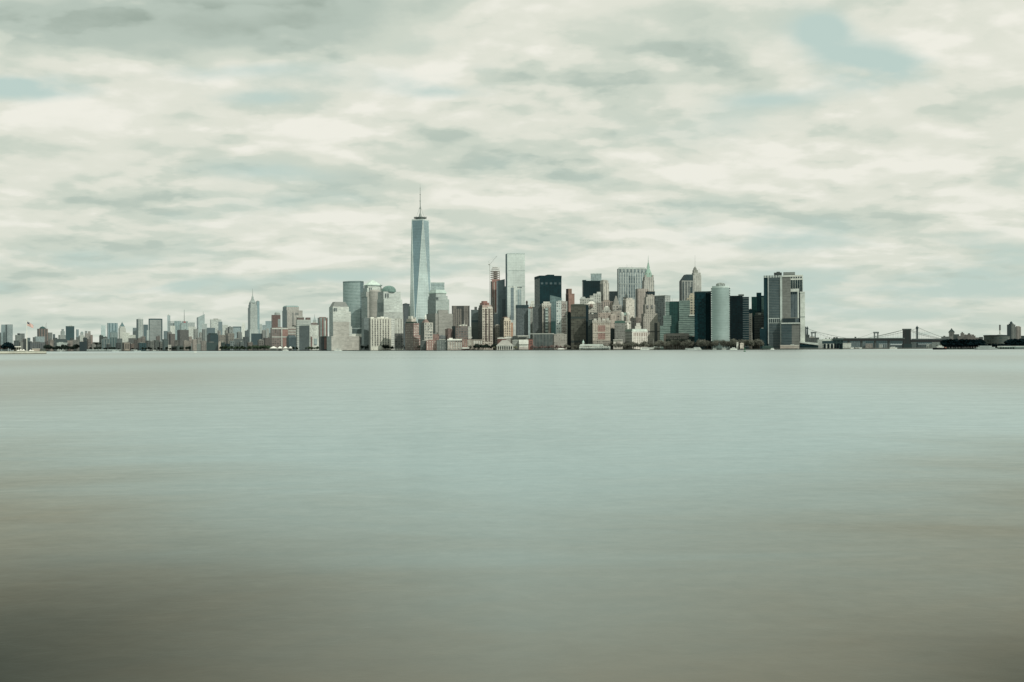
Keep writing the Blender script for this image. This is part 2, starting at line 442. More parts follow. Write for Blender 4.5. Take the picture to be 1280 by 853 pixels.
def tank(b, fx, fy, ytop, col='#5f5a50'):
    m = MB(); x, y = fx * b.W, fy * b.L; z = b.z(ytop)
    m.lathe(x, y, [(0.01, z), (1.9, z), (1.9, z + 4.2), (0, z + 5.8)], 10)
    return m.obj('water_tank', FA(b.D, col), getattr(b, 'roof', None) or b.root)

def T(label, px0, px1, ytop, D, sty, wall, glass=None, xc=None, left=None, pent=None, name='office_tower', tanks=0, crown=None, depth=None, alpha=None, **kw):
    """an everyday tower: body, roof edge, plant room"""
    b = B(name, label, px0, px1, D, xc, alpha, depth)
    fm = FM(D, sty, wall, glass, **kw)
    lm = FM(D, sty, left[0], left[1], **kw) if left else fm  # darker left colours, where given, paint the shaded side
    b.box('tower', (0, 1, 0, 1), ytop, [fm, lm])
    if crown:     # a band of another colour at the top
        m = MB(); m.box(-.4, b.W + .4, -.4, b.L + .4, b.z(ytop + crown[1]), b.z(ytop) + .4, bottom=True)
        b.roof = m.obj('crown_band', FA(D, crown[0]), b.root)
    else:
        m = MB(); m.box(-.3, b.W + .3, -.3, b.L + .3, b.z(ytop) - 1.2, b.z(ytop) + .5, bottom=True)
        b.roof = m.obj('roof', [FA(D, wall)] * 2 + [roof_of(D)], b.root)
    if pent is None and D < 5000: pent = 1.0
    if pent:
        a = rng.uniform(.12, .3); c = rng.uniform(.6, .85)
        b.box('plant_room', (a, c, .2, .75), ytop - pent, FA(D, rng.choice(['#9a9c92', '#7f867f', '#a7a598', wall])), ytop, parent=b.roof)
    for i in range(tanks): tank(b, rng.uniform(.15, .85), rng.uniform(.2, .6), ytop)
    return b

# ================================================================== land
def land(name, pts, z, mat):
    """ground sheet with a seaward face"""
    n = len(pts)
    m = MB(); m.face([(x, y, z) for x, y in pts])
    for i in range(n):
        a, b_ = pts[i], pts[(i + 1) % n]
        m.face([(*a, -1.5), (*b_, -1.5), (*b_, z), (*a, z)])
    o = m.obj(name, mat); o['kind'] = 'structure'
    return o
def shore_pts(p0, p1, step, D=None, jit=6):
    out = []; p = p0
    while p <= p1:
        d = D(p) if D else shore(p)
        d += rng.uniform(-jit, jit); out.append((kx(p) * d, d)); p += step
    return out
front = shore_pts(-380, 1160, 20)
land("land", front + [(kx(1172) * 2720, 2720), (kx(1176) * 6500, 6500), (26000, 60000), (-26000, 60000)], GZ, FA(3000, '#5b5d54'))
island_front = shore_pts(1178, 1560, 19)
land('island_ground', island_front + [(kx(1560) * 2500, 2500), (kx(1182) * 2500, 2500)], GZ, FA(2000, '#2a312d'))
land('far_shore', [(kx(1178) * 4150, 4150), (kx(1800) * 3900, 3900), (kx(1800) * 40000, 40000), (kx(1181) * 40000, 40000)], GZ, FA(4000, '#666a62'))

# ================================================================== distant uptown towers, west to east
D7, D6, D5 = 7600, 6000, 5100
t = T
t('pale glass tower, first of the westernmost twin pair above the dark bushes', 1.5, 7.2, 406, D6, 'v', '#8fa6a6', '#5c777b', xc=6.3, name='glass_tower')
t('wider grey glass tower, second of the westernmost twin pair', 7, 16, 405.8, D6 - 60, 'g', '#8a9b9b', '#62787b', xc=9, left=('#4a6068', '#3a5058'), name='glass_tower')
t('low grey block half hidden at the western picture edge', -6, 1.6, 416, D6, 'g', '#8c9a96', '#6a7a78')
b = t('stepped grey building with a dark roof tank, west of the flagpole', 19, 27, 419, D5, 'g', '#8f9c95', '#65756f', xc=20.5)
b.box('upper_storey', (.35, .75, .3, .7), 416.8, FA(D5, '#3d4644'), 419)
t('taller grey block behind the stepped one, west of the flagpole', 25, 31, 417.2, D5 + 300, 'g', '#84908c', '#5f6f6d', xc=26)
t('brown low block directly behind the flagpole', 28, 34, 423.5, D5, 'g', '#7e7f78', '#5b625e')
t('blue grey block just east of the flagpole', 34, 38, 422.5, D5 + 200, 'g', '#6d8584', '#4d6468')
b = t('chunky red brick building with a green domed top and twin masts', 46.5, 60, 411.2, D5 + 300, 'v', '#a48d80', '#5a6462', xc=49, left=('#6b5f59', '#454f50'), pent=0, bw=14)
b.box('setback', (.22, .82, .2, .8), 409.8, FA(D5, '#4f6a66'), 411.2)
b.lathe('dome', .5, .5, [(2.9, 409.8), (2.4, 408.9), (1.2, 408.4), (0, 408.1)], FA(D5, '#456663'), 12)
antennae(b, .5, .5, 408.2, 1.6); antennae(b, .93, .4, 411, 8); antennae(b, .8, .4, 411, 6)
t('pale blue glass block in front of the red brick domed building', 43.5, 56, 421, D5 - 100, 'v', '#9fb3b3', '#7f979a', xc=45)
t('long dark grey brick warehouse behind the island point', 38, 56.5, 428.2, 4900, 'b', '#6f7674', '#515b5c', name='warehouse')
t('small grey tower on the roofline west of the pale blue block', 41, 44, 421.8, D5, 'g', '#737d7b', '#59625f')
t('slim brown grey tower with two lit storeys, east of the domed building', 60, 65.5, 416, D5 + 200, 'g', '#8b948d', '#5f6d6c', xc=61)
t('narrow dark tower beside the slim brown grey tower', 66, 69, 418, D5 + 250, 'g', '#6b7d80', '#4a5c62')
t('peach brick apartment block over the shoreline trees', 61.5, 67, 425, 4950, 'g', '#ac9c8c', '#6f6f69', xc=62.5, name='apartment_block')
b = t('stepped masonry tower beside the dark slab', 73, 83, 419, D6, 'g', '#8e9792', '#667371', xc=75)
b.box('setback', (.3, .82, .2, .8), 414, FM(D6, 'g', '#93a09b', '#6b7b7a'), 419)
b.box('crown', (.42, .72, .3, .7), 411.4, FA(D6, '#7f8f8e'), 414)
b = t('dark slab tower with a small pale roof hut', 82.2, 93, 408, D6 - 300, 'v', '#3f5a60', '#33505a', pent=0, var=.1)
b.box('plant_room', (.4, .75, .2, .8), 406.7, FA(D6, '#b0b7ae'), 408)
t('slender blue grey tower east of the dark slab', 95.2, 98.6, 412, D6, 'v', '#7d9498', '#61797f', xc=96)
b = t('small stepped white tower between slender towers', 99, 105.5, 419.5, D6, 'g', '#a9b0a6', '#7d8a85', xc=100)
b.box('setback', (.25, .85, .2, .8), 416, FM(D6, 'g', '#9aa6a2', '#728280'), 419.5)
b.pyramid('roof', (.25, .85, .2, .8), 416, 414.6, FA(D6, '#6f8484'), .3)
b = t('brown twin topped tower east of the small white one', 106, 113.5, 417, D6, 'v', '#99938a', '#6d7472', xc=107)
b.box('setback', (.0, .38, .2, .8), 413.8, FM(D6, 'v', '#8f9691', '#66757a'), 417); b.box('setback', (.6, 1, .2, .8), 414.2, FM(D6, 'v', '#9b958c', '#6d7472'), 417)
t('short rust brown block at the end of the brown tower', 113, 116, 419, D6, 'g', '#a0897e', '#6f6a66')
t('pale green flat roofed pier shed by the water', 71, 84.5, 428.6, 4880, 'p', '#b4c4bb', name='pier_shed', pent=.8)
t('long dark block with roof plant behind the pale green shed', 69.5, 84, 424, 5000, 'h', '#5d6c69', '#465858')
t('small peach house row west of the dark block', 84, 91, 426, 5000, 'g', '#a79b8d', '#666b66', name='apartment_block')
t('small tan house row beside the dark waterfront block', 91, 99, 425, 5050, 'g', '#93938a', '#59645f', name='apartment_block')
t('near black waterfront block, western half of two', 99.5, 106, 427.5, 4870, 'v', '#31454b', '#29414a', var=.1)
t('near black waterfront block, eastern half of two', 106.3, 113.2, 426.6, 4900, 'v', '#344a50', '#2c434b', var=.1)
t('low pale row between the black block and the teal offices', 113.5, 122, 432, 4950, 'g', '#9aa198', '#6b7670')
t('tan low block behind the low pale row', 116, 127, 428, 5200, 'g', '#8e9289', '#5d6a66')
t('pale blue white apartment tower', 126.2, 132, 407, D7, 'v', '#a9bfbd', '#93adad', name='apartment_tower')
t('wide blue glass slab beside the pyramid topped tower', 134, 147.4, 404, D7, 'v', '#7f999d', '#58777f', xc=135, bw=22)
b = t('grey green hip roofed block below the wide blue slab', 137.5, 147, 416, D6, 'g', '#798f8d', '#5f7878', xc=138.5)
b.pyramid('roof', (0, 1, 0, 1), 416, 413.6, FA(D6, '#5a7273'), .35)
b = B('office_tower', 'cream tower with a dark green pyramid roof', 148.2, 157.4, D7, 150)
b.box('tower', (0, 1, 0, 1), 410.5, FM(D7, 'v', '#b9bcb0', '#99a29b'))
b.box('setback', (.12, .88, .12, .88), 408.2, FM(D7, 'v', '#b9bcb0', '#8d9891'), 410.5)
b.pyramid('roof', (.16, .84, .16, .84), 408.2, 402.8, FA(D7, '#5b7b7c'), .06); antennae(b, .5, .5, 403, 1.2)
t('white hip roofed block at the foot of the pyramid tower', 153.4, 162, 416, D6, 'g', '#c0c5b9', '#9aa59e', crown=('#c9cdc1', .8))
t('white stepped block east of the pyramid tower', 162, 169.5, 419, D6 - 50, 'g', '#b8bfb4', '#8f9b95')
for i, (p0, p1, y, c, g_) in enumerate([(127, 137, 424, '#7e8f8b', '#53696a'), (137, 146, 422, '#718784', '#4c6464'), (146, 153, 423.5, '#6e7b78', '#515f60'), (160.5, 170, 423, '#757873', '#515a58'), (119, 128, 434, '#848c83', '#5c6862')]):
    t(['teal grey ribbon windowed office, westernmost of the row by the vent tower', 'teal grey office with arched bays beside the vent tower row', 'dark grey loft building touching the tan vent tower', 'brown loft building behind the tan vent tower', 'low grey sheds west of the teal office row'][i], p0, p1, y, 4980 + i * 20, 'v' if i < 2 else 'g', c, g_, bw=12 if i < 2 else 6)
# waterfront vent tower
b = B('vent_tower', 'tan brick ventilation tower standing in the water with tall dark louvres', 152.6, 162, 4560, 155.6)
b.box('shaft', (0, 1, 0, 1), 428.8, [FA(4560, '#b9ab97'), FA(4560, '#8d8474')]); b.box('cornice', (-.03, 1.03, -.03, 1.03), 428.2, FA(4560, '#a39a8a'), 429.2)
for u in (.12, .56): b.strip('louvre', 'R', u, u + .3, 430, 436.5, FA(4560, '#6f6a60'))
b.strip('louvre', 'L', .25, .75, 430, 436.5, FA(4560, '#4f5350'))
b.box('base', (-.12, 1.12, -.12, 1.1), 437.8, FA(4560, '#8d8474'))
t('slim dark flank tower west of the crowned pale tower', 166, 171.4, 410, D7, 'v', '#76888a', '#5b7074')
b = t('pale tower with a crown of rooftop masts', 170.6, 179.2, 399, D7 - 100, 'v', '#a3aca6', '#80928f', xc=173, left=('#5d7478', '#4c656c'), bw=12)
for u in (.1, .35, .62, .9): antennae(b, u, .3, 399, 2.0)
t('blue dark wing east of the crowned pale tower', 179, 185.2, 406, D7, 'v', '#627a80', '#4b656e', xc=180)
t('narrow white tower leaning on the framed slab', 183.6, 186.6, 413, D6, 'v', '#a8b3ae', '#90a09c')
b = t('broad grey slab tower framed by dark edges', 186, 203, 399.2, D6 + 300, 'h', '#8e9793', '#7d8b8a', fh=9, pent=0)
b.strip('corner_pier', 'R', -.01, .07, 398.6, 426, FA(D6, '#3a525b')); b.strip('corner_pier', 'R', .93, 1.01, 398.6, 426, FA(D6, '#3a525b')); b.strip('roof_band', 'R', .07, .93, 398.4, 399.8, FA(D6, '#41575d'))
t('dark blue tower east of the framed slab', 204.5, 210, 414, D7 - 500, 'v', '#6e8386', '#546c72')
t('very thin pale needle tower', 209.2, 213, 394.4, 8600, 'v', '#9fb4b4', '#8aa3a5', pent=1.0, bw=14, name='needle_tower')
b = t('grey tower with a crane on its roof, behind the needle', 210.5, 219, 404, D7, 'g', '#90a09c', '#6d8083')
b.box('crane_jib', (-.05, 1.1, .45, .52), 402.2, FA(D7, '#6d7774'), 402.9); b.mast('crane_mast', .3, .48, 404, 401.4, FA(D7, '#6d7774'))
t('white office block in front of the crane tower', 213, 219, 407.5, D7 - 300, 'g', '#c2c8bd', '#9ba8a2')
t('blue green glass slab west of the red sign', 218, 226.4, 401.5, D7, 'v', '#8fa8a6', '#6d8d8f', bw=12)
b = t('tower with a red sign under a tall thin mast', 226, 236, 403.8, D7, 'v', '#9db0ac', '#7c9494', bw=16)
b.box('crown', (.1, .9, .2, .8), 401.8, FA(D7, '#7d9292'), 403.8)
b.strip('sign', 'R', .35, .62, 401.9, 403.6, FA(D7, '#c0504a')); b.mast('antenna', .45, .5, 401.8, 387, FA(D7, '#7f8e8b'), .5, .2)
t('pale hazy tower between the red sign and the crystal tower', 236.4, 243.6, 403.4, D7 + 300, 'g', '#a3b0aa', '#86979a')
t('white banded block below the pale hazy tower', 235.5, 245, 408.6, D7 - 200, 'g', '#c0c7bc', '#9ca9a3', tanks=0)
# faceted crystal tower
b = B('glass_tower', 'pale faceted crystal tower with a raised corner', 246, 256, D7, 248)
m = MB(); q = b.rect((0, 1, 0, 1)); zt = [b.z(396.4), b.z(392.8), b.z(394), b.z(397)]; z0 = -1
for i in range(4):
    j = (i + 1) % 4; m.face([(*q[i], z0), (*q[j], z0), (*q[j], zt[j]), (*q[i], zt[i])], 1 if i == 3 else 0)
m.face([(*q[i], zt[i]) for i in (0, 1, 2)], 2); m.face([(*q[i], zt[i]) for i in (0, 2, 3)], 2)
m.obj('tower', [FM(D7, 'c', '#a9bcb8', '#95adad'), FM(D7, 'c', '#76929a', '#6a8890'), FA(D7, '#9fb4b0')], b.root)
b.mast('spire', .85, .3, 393.5, 389, FA(D7, '#9aa9a6'), .35, .1)
t('silvery tower in front of the crystal tower', 252.4, 259, 405, D7 - 300, 'h', '#aab7b1', '#8b9f9f', name='glass_tower')
t('dark flat block east of the silvery tower', 259, 269, 410, D7 - 300, 'v', '#667b80', '#536b72')
b = t('big dark warehouse block with sloping flank near the river', 259, 273, 418.5, 5000, 'h', '#475a5a', '#3c5052', xc=263, name='warehouse')
b.box('upper_storey', (.1, .9, .1, .9), 416.6, FA(5000, '#42524f'), 418.5)
t('wide pale tower with a lit grid front', 262.8, 277, 399.6, D7, 'b', '#b3bdb5', '#9fada8', pent=1.2, xc=264)
t('grey green tower in front of the wide pale tower', 273, 278, 402.4, D7 - 300, 'v', '#788d90', '#647c81')
t('white flat tower east of the grey green one', 278, 285.2, 406.4, D7, 'g', '#bcc4ba', '#a0aca6')
b = t('stepped brown ziggurat building', 281, 287.6, 413, D6, 'g', '#9b9a8e', '#717a75', xc=283)
b.box('setback', (.2, .8, .2, .8), 410.2, FM(D6, 'g', '#8c9591', '#6d7a78'), 413)
t('blue block with a dark roof west of the white slender tower', 291, 301.6, 408.4, D7, 'g', '#8ea3a4', '#6f888d', crown=('#5d7479', 1.5))
b = t('white slender tower west of the great spired skyscraper', 302.2, 306.8, 406, D7, 'v', '#cbd0c6', '#b4bdb4')
b.box('setback', (.2, .8, .2, .8), 403.4, FA(D7, '#c5cbc1'), 406)
t('tan loft building with square windows near the river', 273, 282, 419, 5050, 'b', '#a79f8f', '#757872', name='loft_building')
t('tan and grey loft building next to the square windowed one', 282, 293, 417, 5080, 'b', '#9b978a', '#6a706b', xc=285, name='loft_building')
t('teal brown loft building above the riverside trees', 292, 304, 424, 4700, 'v', '#7a827d', '#4d6062')
t('long grey green pier shed, paler western half', 239, 257.6, 430, 4420, 'p', '#879690', name='pier_shed', pent=.5)
t('long dark green pier shed, eastern half', 257.8, 273, 428.4, 4380, 'h', '#4d5f5d', '#425654', name='pier_shed')
t('tan strip of wall ending the long pier sheds', 273.2, 276.6, 428, 4370, 'p', '#aca08f', name='pier_shed')
# ------------------------------------------------------------------ low blocks between the far towers and the river
LOW = [
 (17, 24, 426, '#5f6c69', 'small slate block below the stepped roof tank building'), (24, 29, 428, '#8f958c', 'pale two storey block west of the flagpole foot'), (29, 33, 424.6, '#585f5c', 'dark narrow block touching the flagpole on its western side'),
 (35, 40, 427, '#4c5a5b', 'dark slate block touching the flagpole on its eastern side'), (56, 61, 427.5, '#7b7167', 'brown loft below the slim brown grey tower'), (62, 66, 430.5, '#b3a595', 'peach end house beside the river bank trees'),
 (66, 72, 422.5, '#667370', 'slate loft between the narrow dark tower and the pale green shed'), (84, 88, 430, '#7e7469', 'brown low house right of the pale green shed'), (87.5, 92, 422.6, '#566462', 'dark roofed block at the foot of the dark slab tower'),
 (92, 96, 430.6, '#5d6562', 'grey low house west of the near black pair'), (95, 100, 421.8, '#75807b', 'grey block below the slender blue grey tower'), (104, 109, 422.4, '#4d5b5a', 'dark block rising behind the near black pair'),
 (108.6, 114, 424, '#8c877d', 'tan block east of the near black pair roofline'), (114, 118.6, 430.2, '#8f9188', 'pale brown shed row beside the near black pair'), (120, 126, 431, '#6f7871', 'slate shed row west of the teal grey office'),
 (124, 129, 419.6, '#56645f', 'dark hut topped block below the pale blue white tower'), (128.6, 134, 421.4, '#69766f', 'stepped slate block with a dark roof under the pale blue white tower'), (133, 139, 430.6, '#5b6966', 'dark ground floor row below the teal offices'),
 (145, 151.6, 429, '#58605d', 'dark loft row just west of the tan vent tower'), (162, 168, 430, '#8a7b6f', 'brown brick loft just east of the tan vent tower'), (167.4, 172.6, 425, '#6d6b64', 'dark brown loft below the white stepped block'),
 (172, 183, 429, '#3f5f6e', 'long low building with a blue hoarding front'), (171, 177, 423, '#857f76', 'tan block behind the blue hoarding building'), (176.6, 182, 421, '#8d8980', 'light brown block below the crowned pale tower'),
 (182, 188, 426, '#656f6b', 'slate block west of the framed slab foot'), (187, 193, 427.4, '#7e857d', 'grey green loft below the framed slab, western one'), (192.4, 199, 425.4, '#6b756f', 'grey green loft below the framed slab, middle one'),
 (198.4, 205, 428, '#7a8179', 'grey green loft below the framed slab, eastern one'), (195, 200, 420.6, '#817c75', 'brown stepped block silhouetted on the framed slab'), (203, 210, 424.4, '#566664', 'dark teal block east of the framed slab foot'),
 (204.6, 214, 431.4, '#a9aba0', 'pale tent roofed shed east of the grey green lofts'), (209, 215, 415.6, '#8f958f', 'grey block at the foot of the needle tower'), (211, 219, 417.6, '#8a847b', 'brown grey block below the white office block'),
 (218, 224, 426, '#74776f', 'mottled low block below the blue green slab'), (221.6, 236, 412.6, '#7d807b', 'broad brown grey block in front of the red sign tower'), (229, 236, 426.4, '#898378', 'tan low block below the broad brown grey block'),
 (235.6, 240, 421, '#a59c90', 'cream block with a red roof hut west of the crystal tower foot'), (214, 240, 433, '#5a6661', 'very long dark pier shed with a mottled roof'), (240, 246, 424.4, '#938c82', 'rosy block at the head of the paler pier shed'),
 (245.4, 252, 422.6, '#a7aaa1', 'white grey block below the crystal tower'), (251, 258, 426.4, '#7c7a72', 'brown low block behind the paler pier shed'), (249, 253, 416, '#b3bbb2', 'narrow white block between the crystal and silvery towers'),
 (272, 276, 413.4, '#a8aca3', 'pale block behind the big dark warehouse'), (276, 281.4, 428.4, '#3f4c49', 'dark riverside shed below the tan loft'), (281, 287.4, 430, '#2f3b3b', 'near black riverside block below the tan and grey loft'),
 (287, 293, 426.6, '#6e7d7c', 'blue grey riverside block below the tan and grey loft'), (293, 299, 431, '#4d5a57', 'dark riverside shed west of the great spired skyscraper'), (299, 304.6, 427.4, '#616f6d', 'slate riverside block below the white slender tower'),
 (303.6, 311, 421.4, '#5d6c6c', 'dark teal block between the white slender tower and the spired skyscraper'), (309, 316, 428.4, '#716d65', 'brown riverside loft below the spired skyscraper'), (315.4, 323, 431.4, '#565b56', 'dark riverside shed below the dark low office'),
 (322, 330, 425.4, '#7a7a73', 'grey brown block east of the dark low office'), (329, 338.4, 422.6, '#726e67', 'brown riverside block beside the gridded red brick one'), (327.6, 332.6, 413, '#a3a9a2', 'pale block behind the blue dark roof building'),
 (335.6, 340, 416.6, '#8b9690', 'grey block touching the tall red brick building'), (306, 310.6, 414, '#66797c', 'dark blue block just west of the spired skyscraper'), (252.6, 257, 411.8, '#93a09b', 'small grey tower before the silvery tower'),
 (284.6, 291.6, 408.8, '#98a49e', 'pale grey hazy block beside the brown ziggurat'), (242, 248, 411.6, '#a7b1aa', 'pale hazy block west of the crystal tower'), (296, 302.4, 415.6, '#8d9894', 'pale grey block below the blue dark roofed block'),
]
for i, (p0, p1, y, c, lab) in enumerate(LOW):
    D = 5000 + (i * 37) % 400 if y < 424 else shore((p0 + p1) / 2) + 80 + (i * 29) % 120
    if y < 417: D = 5600
    dk_ = '#%02x%02x%02x' % tuple(int(int(c[j:j + 2], 16) * .66) for j in (1, 3, 5))  # darker copy of the wall, for windows and the shaded left face
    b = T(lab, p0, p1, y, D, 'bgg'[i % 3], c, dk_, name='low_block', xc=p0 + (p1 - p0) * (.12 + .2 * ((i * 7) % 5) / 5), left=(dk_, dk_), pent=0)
    if i % 2: b.box('roof_house', (.2, .6, .3, .7), y - rng.uniform(.5, 1.2), FA(D, rng.choice(['#a5a89e', '#59605c', '#8d8f86', c])), y)
    if i % 3 == 1: tank(b, .75, .4, y)
# grand spired skyscraper
b = B('skyscraper', 'great art deco skyscraper with stepped shoulders and needle mast', 310, 322, 6900, 313, alpha=20)
e1 = FM(6900, 'v', '#a7b2ab', '#8a9a97', bw=9); e2 = FM(6900, 'v', '#7f9395', '#6d8388', bw=9)
b.box('base_block', (-.12, 1.1, -.1, 1), 412, [e1, e2]); b.box('shaft', (.0, 1, 0, 1), 385, [e1, e2])
b.box('setback', (.06, .94, .06, .94), 381, [e1, e2], 385); b.box('setback', (.12, .88, .12, .88), 378.6, [e1, e2], 381)
ms = FA(6900, '#93a29e')
b.lathe('crown', .5, .5, [(4.2, 378.6), (3.9, 377.4), (2.8, 376.2), (2.0, 374.8), (1.6, 373.4)], ms, 12); b.lathe('mooring_mast', .5, .5, [(1.5, 373.6), (1.25, 371), (0.7, 369.8), (.45, 369)], ms, 10)
b.mast('antenna', .5, .5, 369.2, 360.6, FA(6900, '#87938f'), .38, .12)
t('blue glass tower with a slanted top behind the great spired skyscraper', 320.4, 324.6, 376.8, 7400, 'v', '#85a4a8', '#6c9097', xc=321.5, name='glass_tower', pent=.8)
t('pale slim tower just east of the slanted blue tower', 324.5, 327.6, 405.4, D7, 'v', '#afbbb4', '#93a4a0')
t('dark low office at the foot of the great spired skyscraper', 314, 328.6, 417.2, 5600, 'v', '#526468', '#42575e')
t('blue dark roof building beside the dark low office', 328, 334, 406.6, 6600, 'v', '#8fa2a2', '#708a8e')
t('white riverside apartment tower', 333.2, 336.4, 411, 5600, 'g', '#c4c9bf', '#9ca8a2', name='apartment_tower')
t('pale grey tower with a flat blue top', 332, 339.4, 401.6, 6900, 'c', '#8fa6a8', '#7d9a9e', crown=('#7f9a9e', 1.2))
# ------------------------------------------------------------------ riverside between uptown and the tip
b = T('red brick building with a rounded glass roof hall', 339.4, 350.8, 394, 4700, 'v', '#a07f73', '#6a5b57', xc=340.5, pent=0)
b.lathe('roof_hall', .65, .4, [(3.4, 394), (3.4, 391.5), (2.4, 390.4), (0, 390)], FA(4700, '#b5c3bd'), 14)
b.strip('glass_panel', 'R', .68, .98, 399, 409, FA(4700, '#9fb3b2'))
b = B('office_tower', 'broad pinkish granite tower with a teal curved roof cap', 353, 378.4, 4000, 359)
gr = FM(4000, 'v', '#a8a49b', '#8c8d87', bw=5); gl = FM(4000, 'v', '#667c82', '#4b656e', bw=5)
b.box('tower', (0, 1, 0, 1), 388, [gr, gl]); b.box('upper_block', (.0, .80, .1, .9), 383.6, [FM(4000, 'v', '#aaa79f', '#93948f', bw=5), gl], 388)
b.pyramid('roof_cap', (0, .8, .1, .9), 383.6, 382, FA(4000, '#7d9a98'), .86)
b.strip('window_bay', 'R', .34, .40, 391, 409, FA(4000, '#5f6866')); b.strip('window_bay', 'R', .52, .72, 391, 394, FA(4000, '#767b77'))
b = T('pale stepped office with dark red roof bands', 370, 388.8, 400, 3950, 'h', '#abb3ab', '#8f9a97', xc=371.5, pent=0, fh=9)
b.box('upper_storey', (.04, .52, .1, .9), 397, FA(3950, '#7c6a64'), 400); b.box('upper_storey', (.68, .98, .1, .9), 397, FA(3950, '#7c6862'), 400); b.box('roof', (.03, .53, .08, .92), 396.2, FA(3950, '#b7bdb3'), 397)
b = T('wide low red brick block gridded with white bands', 338, 360.2, 410, 3850, 'b', '#93827a', '#636664', xc=340, pent=1.0)
b.strip('white_band', 'R', 0, 1, 410.2, 411.6, FA(3850, '#b8bcb2')); b.strip('white_band', 'R', 0, 1, 420.8, 422, FA(3850, '#b4b8ae')); b.strip('brick_bay', 'R', .64, .98, 412, 420.6, FA(3850, '#a87d70'), .6); b.strip('brick_bay', 'R', .66, .96, 422.2, 434, FA(3850, '#a37a6e'), .6)
b.strip('white_pier', 'R', .58, .64, 410, 436, FA(3850, '#aeb3aa'), .5)
t('grey office with thin red window lines beside the brick block', 360.4, 370, 409.4, 3900, 'h', '#a6a79d', '#84665e', fh=11, fv=.3)
b = T('dark glass hall with a slanted top near the tents', 358, 370.4, 422, 3780, 'c', '#55686c', '#475e64', xc=361, pent=0)
b.pyramid('roof', (0, 1, 0, 1), 422, 419.2, FA(3780, '#4f6266'), .7)
b = B('office_tower', 'office block with a dark grid face and a bright white face', 374, 398.2, 3500, 387, alpha=48)
b.box('tower', (0, 1, 0, 1), 406.8, [FM(3500, 'g', '#c4cac1', '#b3bbb4'), FM(3500, 'c', '#6d7674', '#59666a')]); b.box('roof', (-.01, 1.01, -.01, 1.01), 406.2, FA(3500, '#ced2c8'), 407)
b.box('entry_wing', (.03, .98, -.05, 0), 420.6, FM(3500, 'g', '#c0c6bd', '#aab2ab')); b.strip('brick_strip', 'R', .06, .2, 421, 437, FA(3500, '#8c6d66'), 4.4); b.strip('window', 'R', .42, .72, 423.5, 431, FA(3500, '#8aa0a2'), 4.4)
b = B('skyscraper', 'tiny distant spire with a tapering steel crown', 391.2, 395.6, 7800)
b.box('shaft', (0, 1, 0, 1), 400.5, FM(7800, 'v', '#a0ada8', '#8a9a98')); b.pyramid('crown', (.1, .9, .1, .9), 400.5, 396.2, FA(7800, '#94a5a2'), .25); b.mast('spire', .5, .5, 396.4, 392.6, FA(7800, '#8c9a97'), .35, .08)
t('maroon flat topped block under the tiny distant spire', 388, 398, 404, 4200, 'g', '#8f7e78', '#6c6663')
b = T('teal glass and red framed tower beside the tapering pale tower', 397.2, 410, 397.4, 3600, 'v', '#8f7a72', '#78908c', xc=399.5, left=('#6f8480', '#557370'), bw=12)
b.strip('red_frame', 'R', .32, .44, 399, 421, FA(3600, '#96645b')); b.strip('white_frame', 'R', .62, .76, 401, 421, FA(3600, '#b8bcb4')); b.strip('red_frame', 'R', .8, .92, 399, 421, FA(3600, '#8d5f57'))
b = T('dark brown low building with a rust bay by the river', 399, 412.4, 421, 3300, 'v', '#4c4f4c', '#39474a', xc=401.5, pent=.8)
b.strip('brick_bay', 'R', .35, .62, 422, 436.6, FA(3300, '#96675b'), .6)

# ------------------------------------------------------------------ the financial centre group
def lobed(b, part, levels, mats, parent=None):
    """stack of setback tiers: (fraction rect, top row, bottom row)"""
    for f, y1, y0 in levels: b.box(part, f, y1, mats, y0)
b = B('office_tower', 'pale granite tower with a flat topped mansard roof and shoulders stepping out', 411, 441.5, 3240, 416.6, alpha=18)
g1 = FM(3240, 'h', '#c3c6bb', '#aab2ac', fh=4.4, var=.2); g1l = FM(3240, 'h', '#8f9a96', '#717f7f', fh=4.4, var=.2)
g1d = FM(3240, 'h', '#b3aea2', '#9b9a92', fh=4.4, var=.2)
b.box('tower', (.0, .80, .05, .9), 383.5, [g1, g1l], 421); b.box('shoulder', (.80, .90, .05, .9), 389.5, [g1, g1l], 421); b.box('shoulder', (.90, .955, .05, .9), 408, [g1, g1l], 421)
b.box('podium', (-.1, 1.35, -.05, 1), 420.5, [g1d, g1l])
b.pyramid('roof', (.02, .78, .08, .87), 383.5, 377.2, FM(3240, 'h', '#7c817b', '#6c736f', fh=5), .68)
b.strip('window', 'R', .04, .12, 385, 388.5, FA(3240, '#5c6a6c')); b.strip('window', 'R', .155, .2, 385, 388.5, FA(3240, '#6c7779'))
b.strip('lower_front', 'R', 0, .8, 402.5, 420.5, g1d, -1.2)
b.windows('R', -.06, 1.3, 433.6, 436.4, 15, 1, FA(3240, '#5a5f5c'), .6, .8)
b = B('glass_tower', 'curved blue green glass headquarters with a faintly slanted roof', 429, 455, 3420, 450.6, alpha=58)
g2 = FM(3420, 'h', '#93aaa8', '#789292', fh=5.0, var=.12, metal=.3); g2d = FM(3420, 'h', '#5f777b', '#4b656a', fh=6.8)
m = MB(); n = 9
arc = [(-b.L * (1 - (i / n)) * 0 + -9 * math.sin(math.pi * i / n), b.L * (1 - i / n)) for i in range(n + 1)]
poly = [(0, 0), (b.W, 0), (b.W, b.L)] + [(x, y) for x, y in arc[:-1]]
zt = b.z(351.8)
m.prism(poly, -.3, poly, zt, 0, 2, None)
for i, f_ in enumerate(m.f[:len(poly)]):
    if i == 0: m.mi[i] = 1
m.obj('tower', [g2, g2d, roof_of(3420)], b.root)
